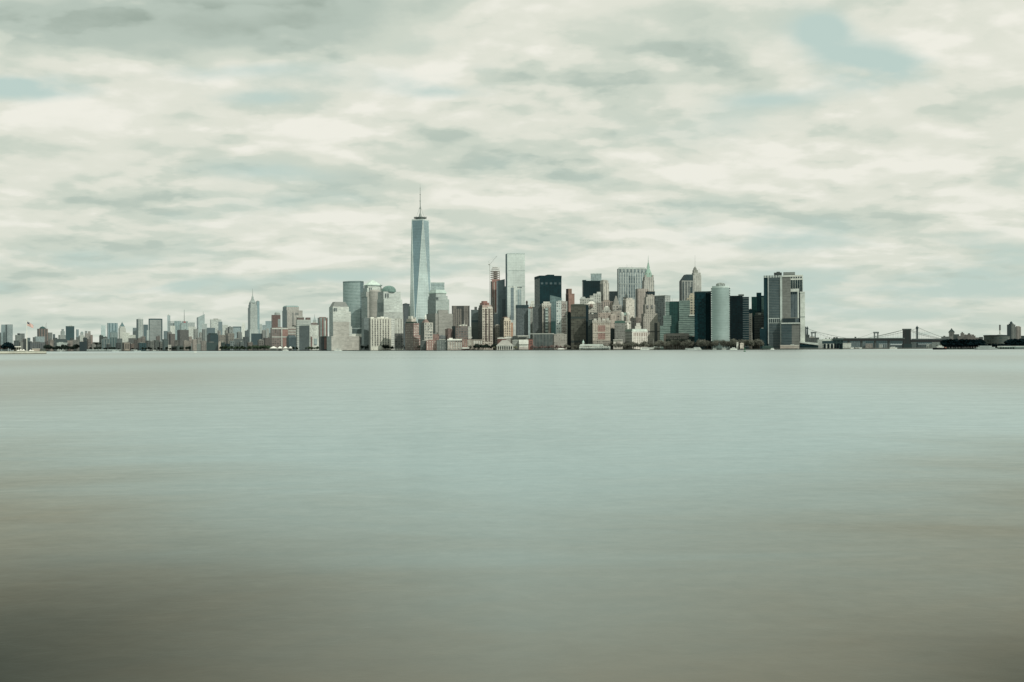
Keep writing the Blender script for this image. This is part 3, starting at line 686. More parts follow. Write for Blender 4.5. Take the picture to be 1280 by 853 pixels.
m = MB(); p2_ = [(x * 1.0 - .6, y) for x, y in poly]; m.prism(p2_, b.z(353.0), p2_, b.z(351.4), 0, 2); m.obj('roof_edge', FA(3420, '#6d8484'), b.root)
b = B('office_block', 'low wing with a bright white fascia and dark glass storeys beside the mansard tower', 437.6, 452.4, 3300)
b.box('wing', (0, 1, 0, 1), 410, FM(3300, 'h', '#8ca09d', '#46595c', fh=9)); b.box('white_fascia', (-.01, 1.01, -.03, .5), 417.8, FA(3300, '#dcddd2'), 421.6)
b.strip('glass_band', 'R', 0, 1, 422.5, 430.5, FA(3300, '#3f5559')); b.strip('glass_band', 'R', 0, 1, 411.5, 416.5, FM(3300, 'h', '#5f7674', '#3e5557'))
b = B('office_tower', 'granite and glass tower with a pale green pyramid roof', 452, 480.4, 3320, 459.4, alpha=26)
g3 = FM(3320, 'h', '#a9a89f', '#8f938d', fh=4.4, var=.2); g3l = FM(3320, 'h', '#8a9a99', '#728686', fh=4.4, var=.2); g3t = FM(3320, 'h', '#c0c8be', '#a3b0aa', fh=4.4, var=.2)  # lower storeys darker than the top: a reflection painted into the facade
b.box('tower', (.0, 1, 0, 1), 371, [g3, g3l]); b.box('shoulder', (-.05, .98, .03, .97), 365, [g3, g3l], 371)
b.box('upper_block', (.0, .95, .02, .75), 360, [g3t, g3l], 365); b.box('upper_block', (.06, .86, .06, .7), 356.5, [g3t, g3l], 360)
b.pyramid('roof', (.0, .9, .02, .75), 356.5, 349.2, FA(3320, '#b3c7bc'), .04); b.strip('roof_edge', 'R', .0, .9, 355.9, 356.9, FA(3320, '#8ea79f'), -.02 * b.L)
for u in (.12, .22): b.strip('window', 'R', u, u + .05, 359.5, 363.5, FA(3320, '#5d6b6c'))
b.lathe('glass_bay', .42, .02, [(7.2, 437), (7.2, 364.5), (6.4, 363), (4, 362.2), (0, 362)], FM(3320, 'h', '#a39e95', '#8d8d86', fh=4.4, var=.15), 20)  # darker round column models the reflection in the lower front, not a real bay
b = B('office_tower', 'granite and glass tower with a green copper dome', 471.6, 503.8, 3180, 480, alpha=24)
g4 = FM(3180, 'h', '#c0c8c1', '#a8b3ae', fh=4.4, var=.2); g4l = FM(3180, 'h', '#8c9693', '#7c8886', fh=4.4, var=.2)
b.box('tower', (.0, .97, 0, 1), 374, [g4, g4l]); b.box('tower_base', (-.02, 1.0, -.03, .99), 390, [FM(3180, 'h', '#aeb5ae', '#979f9a', fh=4.4, var=.2), g4l])
b.box('upper_block', (.0, .9, .04, .9), 364.5, [g4, g4l], 374)
dm = FM(3180, 'v', '#6f958a', '#648a81', bw=4)
b.lathe('dome', .42, .42, [(9.0, 364.6), (9.0, 363.4), (8.4, 360.8), (6.8, 358.6), (4.4, 357.2), (1.8, 356.6), (0, 356.5)], dm, 28)
b.lathe('dome_drum', .42, .42, [(9.3, 365.4), (9.3, 364.4), (8.9, 364.3)], FA(3180, '#52746e'), 28)
for u in (.08, .2): b.strip('window', 'R', u, u + .055, 367, 372, FA(3180, '#5a686a'))
b.strip('reflected_bay', 'L', .1, .9, 378, 400, FA(3180, '#6f7c7c'))  # strip paints a reflection on the left face
t('dark granite tower behind the domed tower', 503.6, 512.2, 380, 3500, 'v', '#5f6a6c', '#4b5a60', xc=505, crown=('#48565b', 1.5))
t('grey blue low office against the tallest tower', 510.6, 517.4, 383.6, 3330, 'h', '#8e9c9a', '#75878a')
t('grey dark slab behind the white bayed apartments', 452, 463, 398, 3150, 'h', '#6d7a79', '#5a696b', xc=455)

# ------------------------------------------------------------------ the tallest tower
Dm = 3240; kc = kx(526.0)
rt = thing('supertall_tower', 'tallest tower of faceted blue glass tapering to a long thin spire', 'skyscraper', (kc * Dm, Dm, GZ), -math.atan(kc) + R(17))
zp = lambda py: zat(526, py, Dm) - GZ
hs = 11.0 * Dm / F; z_b, z_t = zp(418), zp(275.4); h2 = 11.0 * Dm / F
B4 = [(-hs, -hs), (hs, -hs), (hs, hs), (-hs, hs)]
T4 = [(0, -h2), (h2, 0), (0, h2), (-h2, 0)]
gA = FM(Dm, 'c', '#b6c8c6', '#b1c6c5', fh=9, bw=8, fu=.94, fv=.9, var=.05, metal=.3, rough=.16)
gB = FM(Dm, 'c', '#7596a1', '#6f929f', fh=9, bw=8, fu=.94, fv=.9, var=.05, metal=.25, rough=.16)  # facets differ in glass colour to paint their different sky reflections
gC = FM(Dm, 'c', '#8dabb1', '#88a8af', fh=9, bw=8, fu=.94, fv=.9, var=.05, metal=.3, rough=.16)
gP = FM(Dm, 'v', '#9fb3b2', '#8ea6a8', bw=6)
m = MB(); m.prism(B4, -.3, B4, z_b, 0, 0); m.obj('podium', gP, rt)
for i in range(4):
    a, b_, tA, tB = B4[i], B4[(i + 1) % 4], T4[i], T4[i - 1]
    m = MB(); m.face([(*a, z_b), (*b_, z_b), (*tA, z_t)]); m.obj('glass_facet', gA, rt)
    m = MB(); m.face([(*a, z_b), (*tA, z_t), (*tB, z_t)]); m.obj('glass_facet', [gB, gC, gA, gB][i], rt)
    for tt in (tA, tB):
        m = MB(); m.tube((*a, z_b), (*tt, z_t), .9, .9, 4); m.obj('steel_edge', FA(Dm, '#c5d2ce'), rt)
m = MB(); m.face([(*p, z_t) for p in T4]); m.obj('roof', roof_of(Dm), rt)
m = MB()
m.prism([(x * 1.01, y * 1.01) for x, y in T4], z_t - 3.5, [(x * 1.01, y * 1.01) for x, y in T4], z_t + 1, 0, 0, bottom=True); m.obj('parapet', FA(Dm, '#b4c5c2'), rt)
pp = Dm / F
m = MB(); m.lathe(0, 0, [(5.5 * pp, z_t), (5.5 * pp, zp(273.4)), (8.0 * pp, zp(273.2)), (8.0 * pp, zp(272.2)), (3 * pp, zp(272))], 20); m.obj('communications_ring', FM(Dm, 'v', '#6f7c7a', '#4d5c5c', bw=5), rt)
for i in range(12):
    a = i * math.pi / 6; x, y = 7.9 * pp * math.cos(a), 7.9 * pp * math.sin(a)
    m = MB(); m.tube((x, y, zp(273.2)), (x, y, zp(271)), .5, .4, 5); m.obj('ring_post', FA(Dm, '#6a7674'), rt)
m = MB(); m.lathe(0, 0, [(2.2 * pp, zp(272)), (1.3 * pp, zp(268)), (.55 * pp, zp(266))], 10); m.obj('spire_base', FA(Dm, '#8d9894'), rt)
prof = [(1.5, zp(268)), (1.45, zp(261.5)), (2.7, zp(261.2)), (2.7, zp(259.8)), (1.4, zp(259.5)), (1.3, zp(252)), (1.9, zp(251.8)), (1.9, zp(250.8)), (1.1, zp(250.5)), (1.0, zp(244)), (1.6, zp(243.8)), (1.6, zp(243)), (.8, zp(242.7)), (.6, zp(236)), (.9, zp(235.8)), (.9, zp(235)), (.35, zp(234.6)), (.1, zp(229.6))]
m = MB(); m.lathe(0, 0, prof, 8); m.obj('spire', FA(Dm, '#7f8a87'), rt)
for i in range(4):
    a = i * math.pi / 2 + .5; m = MB(); m.tube((7 * pp * math.cos(a), 7 * pp * math.sin(a), zp(272.4)), (1.2 * math.cos(a), 1.2 * math.sin(a), zp(258)), .22, .22, 4); m.obj('guy_cable', FA(Dm, '#9aa39f'), rt)

t('pale blue glass office behind the tallest tower', 538.8, 555.8, 353.2, 3460, 'c', '#a9bfbd', '#9bb5b6', name='glass_tower', pent=0, crown=('#b9cac6', .9)).strip('louvre_band', 'R', .02, .9, 355.5, 357.5, FA(3460, '#8ca5a6'))
b = B('office_tower', 'stepped granite and glass tower with a flat pale green roof rim', 534.8, 565.4, 3050, 545, alpha=30)
g5 = FM(3050, 'h', '#a3b0aa', '#8b9b98', fh=4.4, var=.15); g5l = FM(3050, 'h', '#7b8988', '#697a7b', fh=4.4, var=.15); g5d = FM(3050, 'h', '#96968e', '#82837d', fh=4.4, var=.15)
b.box('tower', (0, .82, 0, 1), 374, [g5, g5l], 392); b.box('tower_base', (-.06, 1, -.06, 1.04), 392, [g5d, FM(3050, 'h', '#7a7f7b', '#686f6d', fh=4.4)])
b.box('shoulder', (.02, .74, .04, .96), 370, [g5, g5l], 374); b.box('upper_block', (.04, .66, .06, .9), 366.4, [g5, g5l], 370); b.box('roof_rim', (.02, .69, .03, .93), 365.6, FA(3050, '#a4bfb4'), 366.6)
b.pyramid('roof', (.02, .69, .03, .93), 365.6, 362, FA(3050, '#9fb5ad'), .78)
for u in (.02, .1): b.strip('window', 'R', u, u + .05, 371.5, 375.5, FA(3050, '#566567'), .6)
b.box('lower_block', (.1, .70, -.12, -.06), 387.5, g5d)  # reflection low on the tower, built as a darker slab
b = T('brown slab tower of dark vertical stripes, split by a recess', 565, 587.2, 382.6, 3200, 'v', '#857f76', '#5f605c', pent=0, bw=7)
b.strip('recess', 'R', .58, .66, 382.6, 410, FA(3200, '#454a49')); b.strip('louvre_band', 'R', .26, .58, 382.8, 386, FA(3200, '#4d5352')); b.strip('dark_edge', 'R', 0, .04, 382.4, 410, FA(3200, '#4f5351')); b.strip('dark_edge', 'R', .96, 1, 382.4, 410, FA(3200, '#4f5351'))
b = T('dark grey green slab with a roof chimney, west of the ornate brick tower', 589, 599.4, 387.6, 2900, 'h', '#5c6a6a', '#4c5d60', pent=0)
b.box('chimney', (.4, .72, .3, .7), 383.6, FA(2900, '#545b59'), 387.6); b.strip('lower_front', 'R', 0, 1, 403.4, 426, FM(2900, 'h', '#4b5852', '#45534e'), .5); b.strip('dark_band', 'R', 0, 1, 400.5, 403.2, FA(2900, '#37474a'), .5)
# ------------------------------------------------------------------ riverside apartments, west of the pavilion
b = B('apartment_building', 'white apartment slab with seven tall dark window bays', 461, 493.2, 3085, 463.4, alpha=8)
wc = FM(3085, 'g', '#c6c2b2', '#9a978b', fh=4.4, bw=3.6, fu=.4)
b.box('slab', (0, .86, 0, 1), 398, [wc, FA(3085, '#71736d')]); b.lathe('round_end', .86, .42, [(5.2, 438), (5.2, 398.4), (4, 398), (0, 397.9)], FM(3085, 'h', '#c6cac1', '#a7aca5', fh=6), 18)
for i in range(7):
    u = .05 + i * .112; b.strip('window_bay', 'R', u, u + .05, 399.4, 433, FM(3085, 'g', '#8f8b80', '#5f625e', fh=7, bw=30, fu=1.1, fv=.5), .3)
for u in (.02, .3, .45, .62): b.box('roof_house', (u, u + .14, .2, .7), 396.6 if u != .45 else 395.8, FA(3085, '#d3d2c6'), 398)
b = T('white and grey striped apartments with a dark lower half', 493.4, 504, 398.4, 3030, 'v', '#c2c2b7', '#9a9a91', pent=1.2, bw=8, name='apartment_building')
b.strip('lower_front', 'R', 0, 1, 417, 436, FM(3030, 'b', '#5f605c', '#474d4c'), .5)
b = B('apartment_building', 'red brick apartment tower with a white ornate crown and dark green terrace', 506.4, 525.4, 2960, 517, alpha=42)
rb = FM(2960, 'g', '#a9837a', '#c0b7aa', fh=7, bw=7, fu=.42, fv=.4); rbl = FM(2960, 'g', '#7c6e66', '#8f877d', fh=7, bw=7, fu=.4, fv=.4)
b.box('tower', (0, .82, 0, 1), 404, [rb, rbl]); b.box('wing', (.82, 1.0, .0, .9), 419, [rb, rbl]); b.box('green_terrace', (.02, .6, .05, .95), 402.2, FA(2960, '#3c4a43'), 404)
b.box('crown', (.15, .8, .35, .95), 398.4, [FA(2960, '#bdb4a6'), FA(2960, '#9b9388')], 404); b.box('crown', (.3, .6, .5, .85), 395, FA(2960, '#c8c5b8'), 398.4)
for u in (.16, .7): b.box('turret', (u, u + .1, .38, .5), 396.6, FA(2960, '#c4c0b3'), 398.4)
b.windows('R', .06, .8, 406, 434, 4, 8, FA(2960, '#d0c9bb'), .35, .4)
t('teal glass block behind the turreted apartments', 522.6, 530, 399.4, 3080, 'c', '#56706f', '#45605f')
b = B('apartment_building', 'cream apartment tower with a domed white turret', 525.6, 541.4, 2900, 530.6, alpha=20)
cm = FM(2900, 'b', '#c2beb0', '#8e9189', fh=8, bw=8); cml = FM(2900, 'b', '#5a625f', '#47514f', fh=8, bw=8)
b.box('tower', (0, 1, 0, 1), 403.4, [cm, cml]); b.pyramid('roof', (.05, .62, .1, .8), 403.4, 399, FA(2900, '#9a7f74'), .35); b.lathe('turret', .32, .42, [(1.5, 399.6), (1.5, 396.2), (1.1, 395), (.4, 394), (.15, 392.4), (0, 392)], FA(2900, '#d9dad0'), 10)
b.windows('R', .08, .95, 405.5, 424, 4, 5, FA(2900, '#7f8a86'), .5, .5)
b = T('low red brick apartments in front of the turreted tower', 533, 545.6, 426, 2815, 'g', '#a67d72', '#c7b9aa', fh=4.4, bw=7, fu=.4, fv=.42, name='apartment_building')
t('dark grey base wing west of the low red brick apartments', 525.8, 533.4, 426.5, 2830, 'g', '#555b59', '#3e4748', name='apartment_building')
t('small rounded red brick block behind the low red apartments', 541, 549, 418.2, 2870, 'g', '#a17d73', '#846a63', name='apartment_building', tanks=1)
t('dark slate townhouse row by the esplanade', 545.8, 559.6, 425.4, 2805, 'g', '#5d6664', '#8b918a', fh=4.4, bw=7, fu=.36, fv=.4, name='apartment_building')
t('grey rounded roof block behind the slate townhouses', 548.5, 556.8, 420, 2880, 'g', '#70787a', '#5b6568', name='apartment_building')
t('maroon stepped brick block below the striped brown slab', 556.6, 565.4, 411.6, 2880, 'g', '#876f68', '#6b5c58', xc=560, name='apartment_building')
b = B('apartment_building', 'brown brick apartment block with a dark western flank and pale roof huts', 565, 589.4, 2870, 569.6, alpha=14)
b.box('block', (0, .79, 0, 1), 407.6, [FM(2870, 'b', '#85756c', '#5b5c59', fh=7, bw=8), FA(2870, '#3e484a')]); b.box('pale_wing', (.79, 1, 0, 1), 408.4, FM(2870, 'h', '#b9b9ae', '#8d938d'))
for u, y in ((.3, 406.2), (.5, 405.6), (.66, 406)): b.box('roof_house', (u, u + .12, .2, .6), y, FA(2870, '#bfbeb3'), 407.6)
b.mast('antenna', .62, .3, 406, 400.2, FA(2870, '#c5c6bd'), .3, .15); b.strip('white_sill', 'R', .8, 1.05, 421.2, 422.4, FA(2870, '#d2d2c7'), 1.0)
b.windows('R', .06, .76, 409.5, 422, 6, 4, FA(2870, '#60676a'), .5, .5)
b = B('museum_building', 'cream and pink school like building with white columns by the esplanade', 559.4, 577.4, 2800)
b.box('hall', (0, 1, 0, 1), 425, FM(2800, 'b', '#b9a294', '#7b7d78', fh=7, bw=7)); b.box('roof', (-.01, 1.01, -.05, 1), 424, FA(2800, '#dfdcd0'), 425.8); b.box('roof_house', (.1, .36, .2, .7), 422.6, FA(2800, '#dcd9cd'), 424)
for i in range(9): b.strip('column', 'R', .03 + i * .115, .06 + i * .115, 426 if i < 2 else 428, 437, FA(2800, '#d9d6c9'), 1.2)
b.windows('R', .1, .98, 427, 432.5, 8, 2, FA(2800, '#6d716e'), .4, .5)
b = T('red brick hall with a tan end beside the columned building', 577.6, 589.6, 424.6, 2800, 'g', '#a57c6e', '#8f857a', pent=0, name='apartment_building')
b.strip('tan_front', 'R', .55, 1, 425, 437, FM(2800, 'g', '#aea696', '#8a867c')); b.box('white_canopy', (.0, .75, -.25, 0), 434.6, FA(2800, '#d6d4c9'), 436)
b = T('cream low building with four tall white windows behind the bare trees', 590, 603.6, 424.8, 2800, 'g', '#a79b8c', '#7e7a70', pent=0, name='apartment_building')
b.windows('R', .12, .95, 426, 430.5, 5, 1, FA(2800, '#d9d8ce'), .45, .9)
b = B('apartment_building', 'tall ornate cream and brown brick tower with a stepped red crown', 598, 616.2, 2850, 603, alpha=20)
ob = FM(2850, 'b', '#bcb3a3', '#8a7a6e', fh=7, bw=6); obl = FM(2850, 'g', '#4f504c', '#3f4544')
b.box('tower', (0, 1, 0, 1), 384.4, [ob, obl]); b.box('setback', (.04, .9, .08, .92), 381.4, [FA(2850, '#b59a8c'), obl], 384.4); b.box('crown', (.1, .72, .15, .85), 378.4, FM(2850, 'b', '#a56f62', '#8d655b'), 381.4); b.box('crown', (.2, .58, .25, .75), 376.2, FA(2850, '#a0685c'), 378.4)
b.strip('brick_bay', 'R', .27, .42, 386, 427, FM(2850, 'h', '#6e5c53', '#4f4b47', fh=7), .5); b.strip('brick_bay', 'R', .58, .74, 386, 427, FM(2850, 'h', '#7a675d', '#544f4a', fh=7), .5); b.box('white_rim', (.5, .95, -.02, .1), 383.6, FA(2850, '#d4d0c4'), 384.6)
b.windows('R', .06, .26, 387, 424, 2, 9, FA(2850, '#8b857a'), .45, .45); b.windows('R', .76, .98, 387, 424, 2, 9, FA(2850, '#8b857a'), .45, .45)
t('dark gap tower with a lit top between the ornate tower and the tan tower', 616.8, 622.6, 392.4, 2950, 'v', '#47504f', '#3a484b', xc=617.6)
b = T('small tan shaft with a white top, below the dark gap tower', 618, 624.6, 406.6, 2880, 'g', '#8d877b', '#5c5d59', xc=619.5)
t('dark teal flank wall west of the tan shaft', 615.6, 620, 410, 2890, 'p', '#43504f')
b = B('apartment_building', 'tan and orange lit apartment tower with a stepped cream top', 625.2, 641.8, 2840, 630, alpha=22)
ta = FM(2840, 'b', '#c9b79c', '#94836f', fh=7, bw=7); tal = FM(2840, 'g', '#4b4c48', '#3c4140')
b.box('tower', (0, .72, 0, 1), 400, [ta, tal]); b.box('orange_wing', (.72, 1, .05, .95), 403.4, [FM(2840, 'g', '#c39472', '#a58066'), tal]); b.box('crown', (.1, .66, .15, .9), 397.2, [FA(2840, '#c3b49c'), tal], 400); b.box('crown', (.2, .55, .3, .8), 396.2, FA(2840, '#a5806f'), 397.2)
b.windows('R', .08, .68, 402, 422, 3, 6, FA(2840, '#7d7366'), .5, .5)
# ------------------------------------------------------------------ tower under construction, and the tall glass neighbours
b = B('unfinished_tower', 'unfinished brown tower wrapped in scaffolding at the top', 613.6, 625.4, 3260, 615.4, alpha=14)
b.box('shaft', (.0, .94, 0, 1), 352, [FM(3260, 'v', '#a5978b', '#7f726a', bw=8), FA(3260, '#6b6c69')]); b.strip('red_cladding', 'R', .36, .56, 353, 390, FA(3260, '#9b6154'), .6)
b.strip('red_cladding', 'R', .02, .16, 353, 372, FA(3260, '#8f6258'), .6)
for i in range(6):
    y = 352 - i * 2.6; b.box('floor_slab', (-.02, .98, 0, 1), y - .5, FA(3260, '#a59a90'), y + .3)
    if i < 5:
        for u in (.0, .23, .47, .7, .92): b.box('column', (u, u + .05, .02, .12), y - 2.2, FA(3260, '#7d6f68'), y - .5)
        b.box('core', (.3, .7, .4, .8), y - 2.2, FA(3260, '#8f7a70'), y - .5)
b.box('red_netting', (-.03, .99, -.04, 0), 349.4, FA(3260, '#a6756a'), 352.6)
for u in (.08, .5, .9):
    b.mast('scaffold_pole', u, .1, 339, 333.6, FA(3260, '#b0aca2'), .18, .18)
b.box('scaffold_deck', (.05, .95, .05, .9), 336, FA(3260, '#b6b1a7'), 336.5); b.box('scaffold_deck', (.2, .8, .1, .9), 334.2, FA(3260, '#b6b1a7'), 334.7)
cr = thing('tower_crane', 'thin luffing crane rising beside the unfinished brown tower', 'crane', (kx(612.6) * 3240, 3240, GZ), -.3)
zc = lambda py: zat(612.6, py, 3240) - GZ; q_ = 3240 / F
def cpart(nm, p, q2, r, c='#8d8f88'):
    m = MB(); m.tube(p, q2, r, r * .8, 5); m.obj(nm, FA(3240, c), cr)
cpart('mast', (0, 0, 0), (0, 0, zc(331.4)), .8); cpart('jib', (-.2 * q_, 0, zc(331)), (9.6 * q_, 0, zc(320.4)), .45); cpart('counter_jib', (.4 * q_, 0, zc(331.2)), (-1.8 * q_, 0, zc(331.0)), 1.4, '#5f625d'); cpart('a_frame', (-.4 * q_, 0, zc(331)), (-1.4 * q_, 0, zc(326.4)), .4); cpart('pendant_cable', (-1.4 * q_, 0, zc(326.4)), (9.4 * q_, 0, zc(320.6)), .12); cpart('cab', (.2 * q_, 0, zc(332)), (.2 * q_, 0, zc(330.4)), 1.5, '#b3b5ad')
# slant topped dark blue tower
b = B('glass_tower', 'slate blue glass tower with a slanted roof edge beside the unfinished tower', 620.8, 634, 3180, 622, alpha=10)
m = MB(); q = b.rect((0, .78, 0, 1)); zt = [b.z(351.2), b.z(349), b.z(349), b.z(351.2)]
bl, bd = FM(3180, 'c', '#5f757c', '#546d76', var=.1), FM(3180, 'c', '#485e66', '#3e5660', var=.1)
for i in range(4): j = (i + 1) % 4; m.face([(*q[i], -.3), (*q[j], -.3), (*q[j], zt[j]), (*q[i], zt[i])], 1 if i == 3 else 0)
m.face([(*q[i], zt[i]) for i in range(4)], 2); m.obj('tower', [bl, bd, roof_of(3180)], b.root)
b.box('lower_wing', (.5, 1.0, -.08, .8), 374, [bd, bd]); b.box('lower_wing', (.78, 1.0, .1, .9), 358, [FM(3180, 'c', '#6c8288', '#5b747c'), bd], 374)
# tall pale mirror
b = B('glass_tower', 'tall pale mirror glass slab almost as bright as the sky', 632.3, 656.6, 3150, 634.4, alpha=10)
mg = FM(3150, 'c', '#c9d5d0', '#c6d3cf', fh=8, bw=8, fu=.95, fv=.92, var=.03, metal=.2, rough=.12); mgd = FA(3150, '#5d7680')
b.box('tower', (0, 1, 0, 1), 317, [mg, mgd]); b.strip('parapet', 'R', 0, 1, 316.6, 317.6, FA(3150, '#a9bab7'), .5)
for y in (357.4, 338): b.strip('floor_line', 'R', .06, 1, y, y + .7, FA(3150, '#a3b3b0'), .4)
b = B('office_tower', 'slim white stone tower with blue glass bays before the pale mirror slab', 638.6, 652.6, 3050)  # reflection in the mirror slab, built as a solid tower
b.box('tower', (0, 1, 0, 1), 357.6, FM(3050, 'v', '#ccd3cb', '#b3c1bd', bw=12)); b.strip('window_bay', 'R', .0, .28, 360, 400, FM(3050, 'h', '#7c9197', '#6a8189')); b.strip('window_bay', 'R', .62, .78, 362, 398, FA(3050, '#8ba2a6')); b.strip('window_bay', 'R', .84, .96, 362, 398, FA(3050, '#93a9ac'))  # body and bays of the reflected building, not of a real tower
for u in (.62, .78, .9): b.strip('window', 'R', u, u + .09, 358.6, 360.2, FA(3050, '#4f6064'), .6)
b = T('dark window gridded office with a navy cap west of the ornate white tower', 645, 660.8, 381.6, 2900, 'g', '#5c686a', '#48595f', xc=646, fh=4.5, bw=5, pent=0, crown=('#36454b', 3.6))
t('pale blue pier of glass beside the window gridded office', 660.4, 663.2, 386.4, 2890, 'v', '#9fb3b4', '#8aa1a4')
b = T('ornate white stone tower with a stepped crown and dark roof lantern', 661.8, 668.6, 385, 2960, 'v', '#b8bdb3', '#6e746f', pent=0)
b.box('crown', (.1, .95, .1, .9), 380, FM(2960, 'g', '#c5c8bd', '#959a93'), 385); b.box('crown', (.3, .85, .25, .8), 376.4, FA(2960, '#c9cbc0'), 380); b.lathe('lantern', -.45, .3, [(1.1, 385), (1.1, 378.6), (1.4, 378.2), (1.0, 376.6), (0, 375.6)], FA(2960, '#4f4b47'), 8)
b.box('brick_band', (-.25, .6, -.05, .5), 384, FA(2960, '#a9826d'), 385.6)
b = T('dark speckled slab tower between two cream crowned towers', 665.8, 678.6, 384, 2880, 'g', '#565f5f', '#444f52', fh=4.5, bw=4.5, pent=0, xc=666.6, left=('#a5b4b0', '#8c9d9b'))
b.box('upper_block', (.28, .98, .1, .9), 380.4, FM(2880, 'g', '#525c5d', '#434d50'), 384)
b = B('office_tower', 'cream crowned tower with a narrow glass stair of bays', 678, 688.8, 2870)
b.box('tower', (0, 1, 0, 1), 383.4, FM(2870, 'v', '#b3aa9c', '#7d7a72', bw=7)); b.box('crown', (-.03, 1.03, -.03, 1), 379.4, FM(2870, 'g', '#c8c4b7', '#9a948a'), 383.4); b.box('crown', (.12, .88, .1, .9), 377.2, FA(2870, '#c5c2b6'), 379.4)
b.strip('glass_bay', 'R', .36, .64, 385, 418, FM(2870, 'h', '#9fb3ae', '#60736f', fh=9), .6); b.strip('brick_pier', 'R', .84, .96, 385, 418, FA(2870, '#a5806f'), .6); b.strip('dark_bay', 'R', .2, .34, 386, 418, FA(2870, '#454f50'), .5)
b = B('glass_tower', 'black glass block tower with a lighter window band and roof box', 668.4, 702.2, 3020, 675, alpha=14)
bk = FM(3020, 'c', '#22343a', '#1b3037', var=.2, metal=0, bw=9); b.box('tower', (0, 1, 0, 1), 346, [bk, FM(3020, 'c', '#1d2f36', '#182b33')]); b.box('cornice', (-.005, 1.005, -.005, 1.005), 344.6, FA(3020, '#1f3036'), 348)
b.box('plant_room', (.42, .72, .2, .8), 342.9, FA(3020, '#26373c'), 344.6); b.strip('window_band', 'R', .0, .98, 353, 355.6, FM(3020, 'v', '#22343a', '#4a6066', bw=14), .4)
b = B('glass_tower', 'teal glass wedge tower with a sloping top', 687.8, 702.4, 2890)
m = MB(); q = b.rect((0, 1, 0, 1)); zt = [b.z(369), b.z(372.8), b.z(372.8), b.z(369)]
for i in range(4): j = (i + 1) % 4; m.face([(*q[i], -.3), (*q[j], -.3), (*q[j], zt[j]), (*q[i], zt[i])], 0)
m.face([(*q[i], zt[i]) for i in range(4)], 2); m.obj('tower', [FM(2890, 'h', '#5f7c7d', '#4a6a6d'), FA(2890, '#4a6a6d'), roof_of(2890)], b.root)
b.strip('glass_edge', 'R', .0, .5, 370.5, 400, FM(2890, 'c', '#6c8a8c', '#587779')); b.strip('dark_bay', 'R', .08, .45, 402, 417, FA(2890, '#36504f'))
b = B('apartment_building', 'tall white and salmon window gridded apartment tower', 695.6, 709.2, 2800)
b.box('tower', (0, 1, 0, 1), 376.8, FM(2800, 'b', '#b5a9a0', '#8f8f8a', fh=6, bw=6)); b.strip('white_front', 'R', .0, .46, 377, 417, FM(2800, 'b', '#c2cac5', '#8ba1a2', fh=7, bw=6)); b.strip('white_pier', 'R', .94, 1, 377, 433, FA(2800, '#bfc3bb'), .5); b.box('roof_house', (.15, .6, .2, .8), 375.8, FA(2800, '#a9b0ab'), 376.8)
b.windows('R', .5, .92, 379, 416, 4, 10, FA(2800, '#87736c'), .5, .5)
b = T('long low dark slate base block behind the red hedges', 666.4, 692.6, 417.8, 2740, 'v', '#5c6664', '#4a5857', pent=0, bw=9)
b.strip('corner_pier', 'R', 0, .06, 418, 433, FA(2740, '#777d79')); b.strip('roof_line', 'R', -.15, 1, 417, 418, FA(2740, '#a9aea6'), .5)
t('pale stone wing under the white and salmon tower', 692.4, 708.6, 418, 2735, 'g', '#a09a90', '#88857d', fh=4.5, bw=4.5)
b = T('slim rust brown tower with a stepped top and a black western side', 707.4, 718.4, 367.4, 3000, 'p', '#ab8271', xc=711, left=('#5e4d47', None), pent=0, alpha=26)  # left colour darkened: the side's shade is painted in
b.box('upper_block', (.0, .6, .1, .9), 361, [FM(3000, 'v', '#a98473', '#94735f'), FA(3000, '#5f4c46')], 367.4)
t('dark glass slab below the slim rust brown tower', 709, 714.4, 391, 2810, 'c', '#2b393d', '#25363c', xc=710)
# ------------------------------------------------------------------ around the pavilion
b = B('pavilion', 'white columned harbour pavilion with a grey four sided hipped roof', 620.8, 641.6, 2700)
b.box('floor', (0, 1, 0, 1), 437.4, FA(2700, '#b5b2a6')); b.pyramid('roof', (-.02, 1.02, -.03, 1.03), 432.2, 425.2, FM(2700, 'h', '#98978e', '#8d8c84', fh=1.2), .3); b.strip('eave', 'R', -.02, 1.02, 432.0, 433, FA(2700, '#d2d0c4'), .4)
b.box('inner_hall', (.1, .9, .25, .9), 432.3, FA(2700, '#7f807a'))
for i in range(8): b.strip('column', 'R', .02 + i * .132, .05 + i * .132, 432.6, 437.4, FA(2700, '#d6d4c8'), .2)
t('dark slate low block behind the pavilion roof', 640.6, 648.6, 420.5, 2790, 'g', '#4d5653', '#3f4846')
t('brown brick low block with a white roof west of the pavilion', 622, 633, 422.6, 2780, 'g', '#8a5f55', '#6d5149', crown=('#cfcdc2', 1.1))
t('white roofed low terrace building north of the pavilion', 631.6, 641.4, 421.6, 2795, 'p', '#a8a59a', crown=('#dad8cd', 1.6))
b = B('club_house', 'white two storey waterfront building with a flat roof and dark window strips', 647.4, 661.4, 2740)
b.box('upper_hall', (0, .98, .2, 1), 420.4, FM(2740, 'h', '#b9b9ae', '#6d7470', fh=9)); b.box('roof', (-.03, 1.02, .15, 1.03), 419.6, FA(2740, '#c9c9be'), 420.6); b.strip('window_strip', 'R', .05, .78, 421.6, 422.6, FA(2740, '#4c5553'), -.2 * b.L)
b.box('lower_hall', (.12, .92, -.4, .2), 430, FA(2740, '#dcdcd2')); b.box('canopy', (.1, .94, -.5, .2), 425, FA(2740, '#d6d6cc'), 430.6); b.box('terrace', (.1, .9, -.6, -.4), 433.5, FM(2740, 'h', '#cfc7bc', '#8f8a82', fh=5))
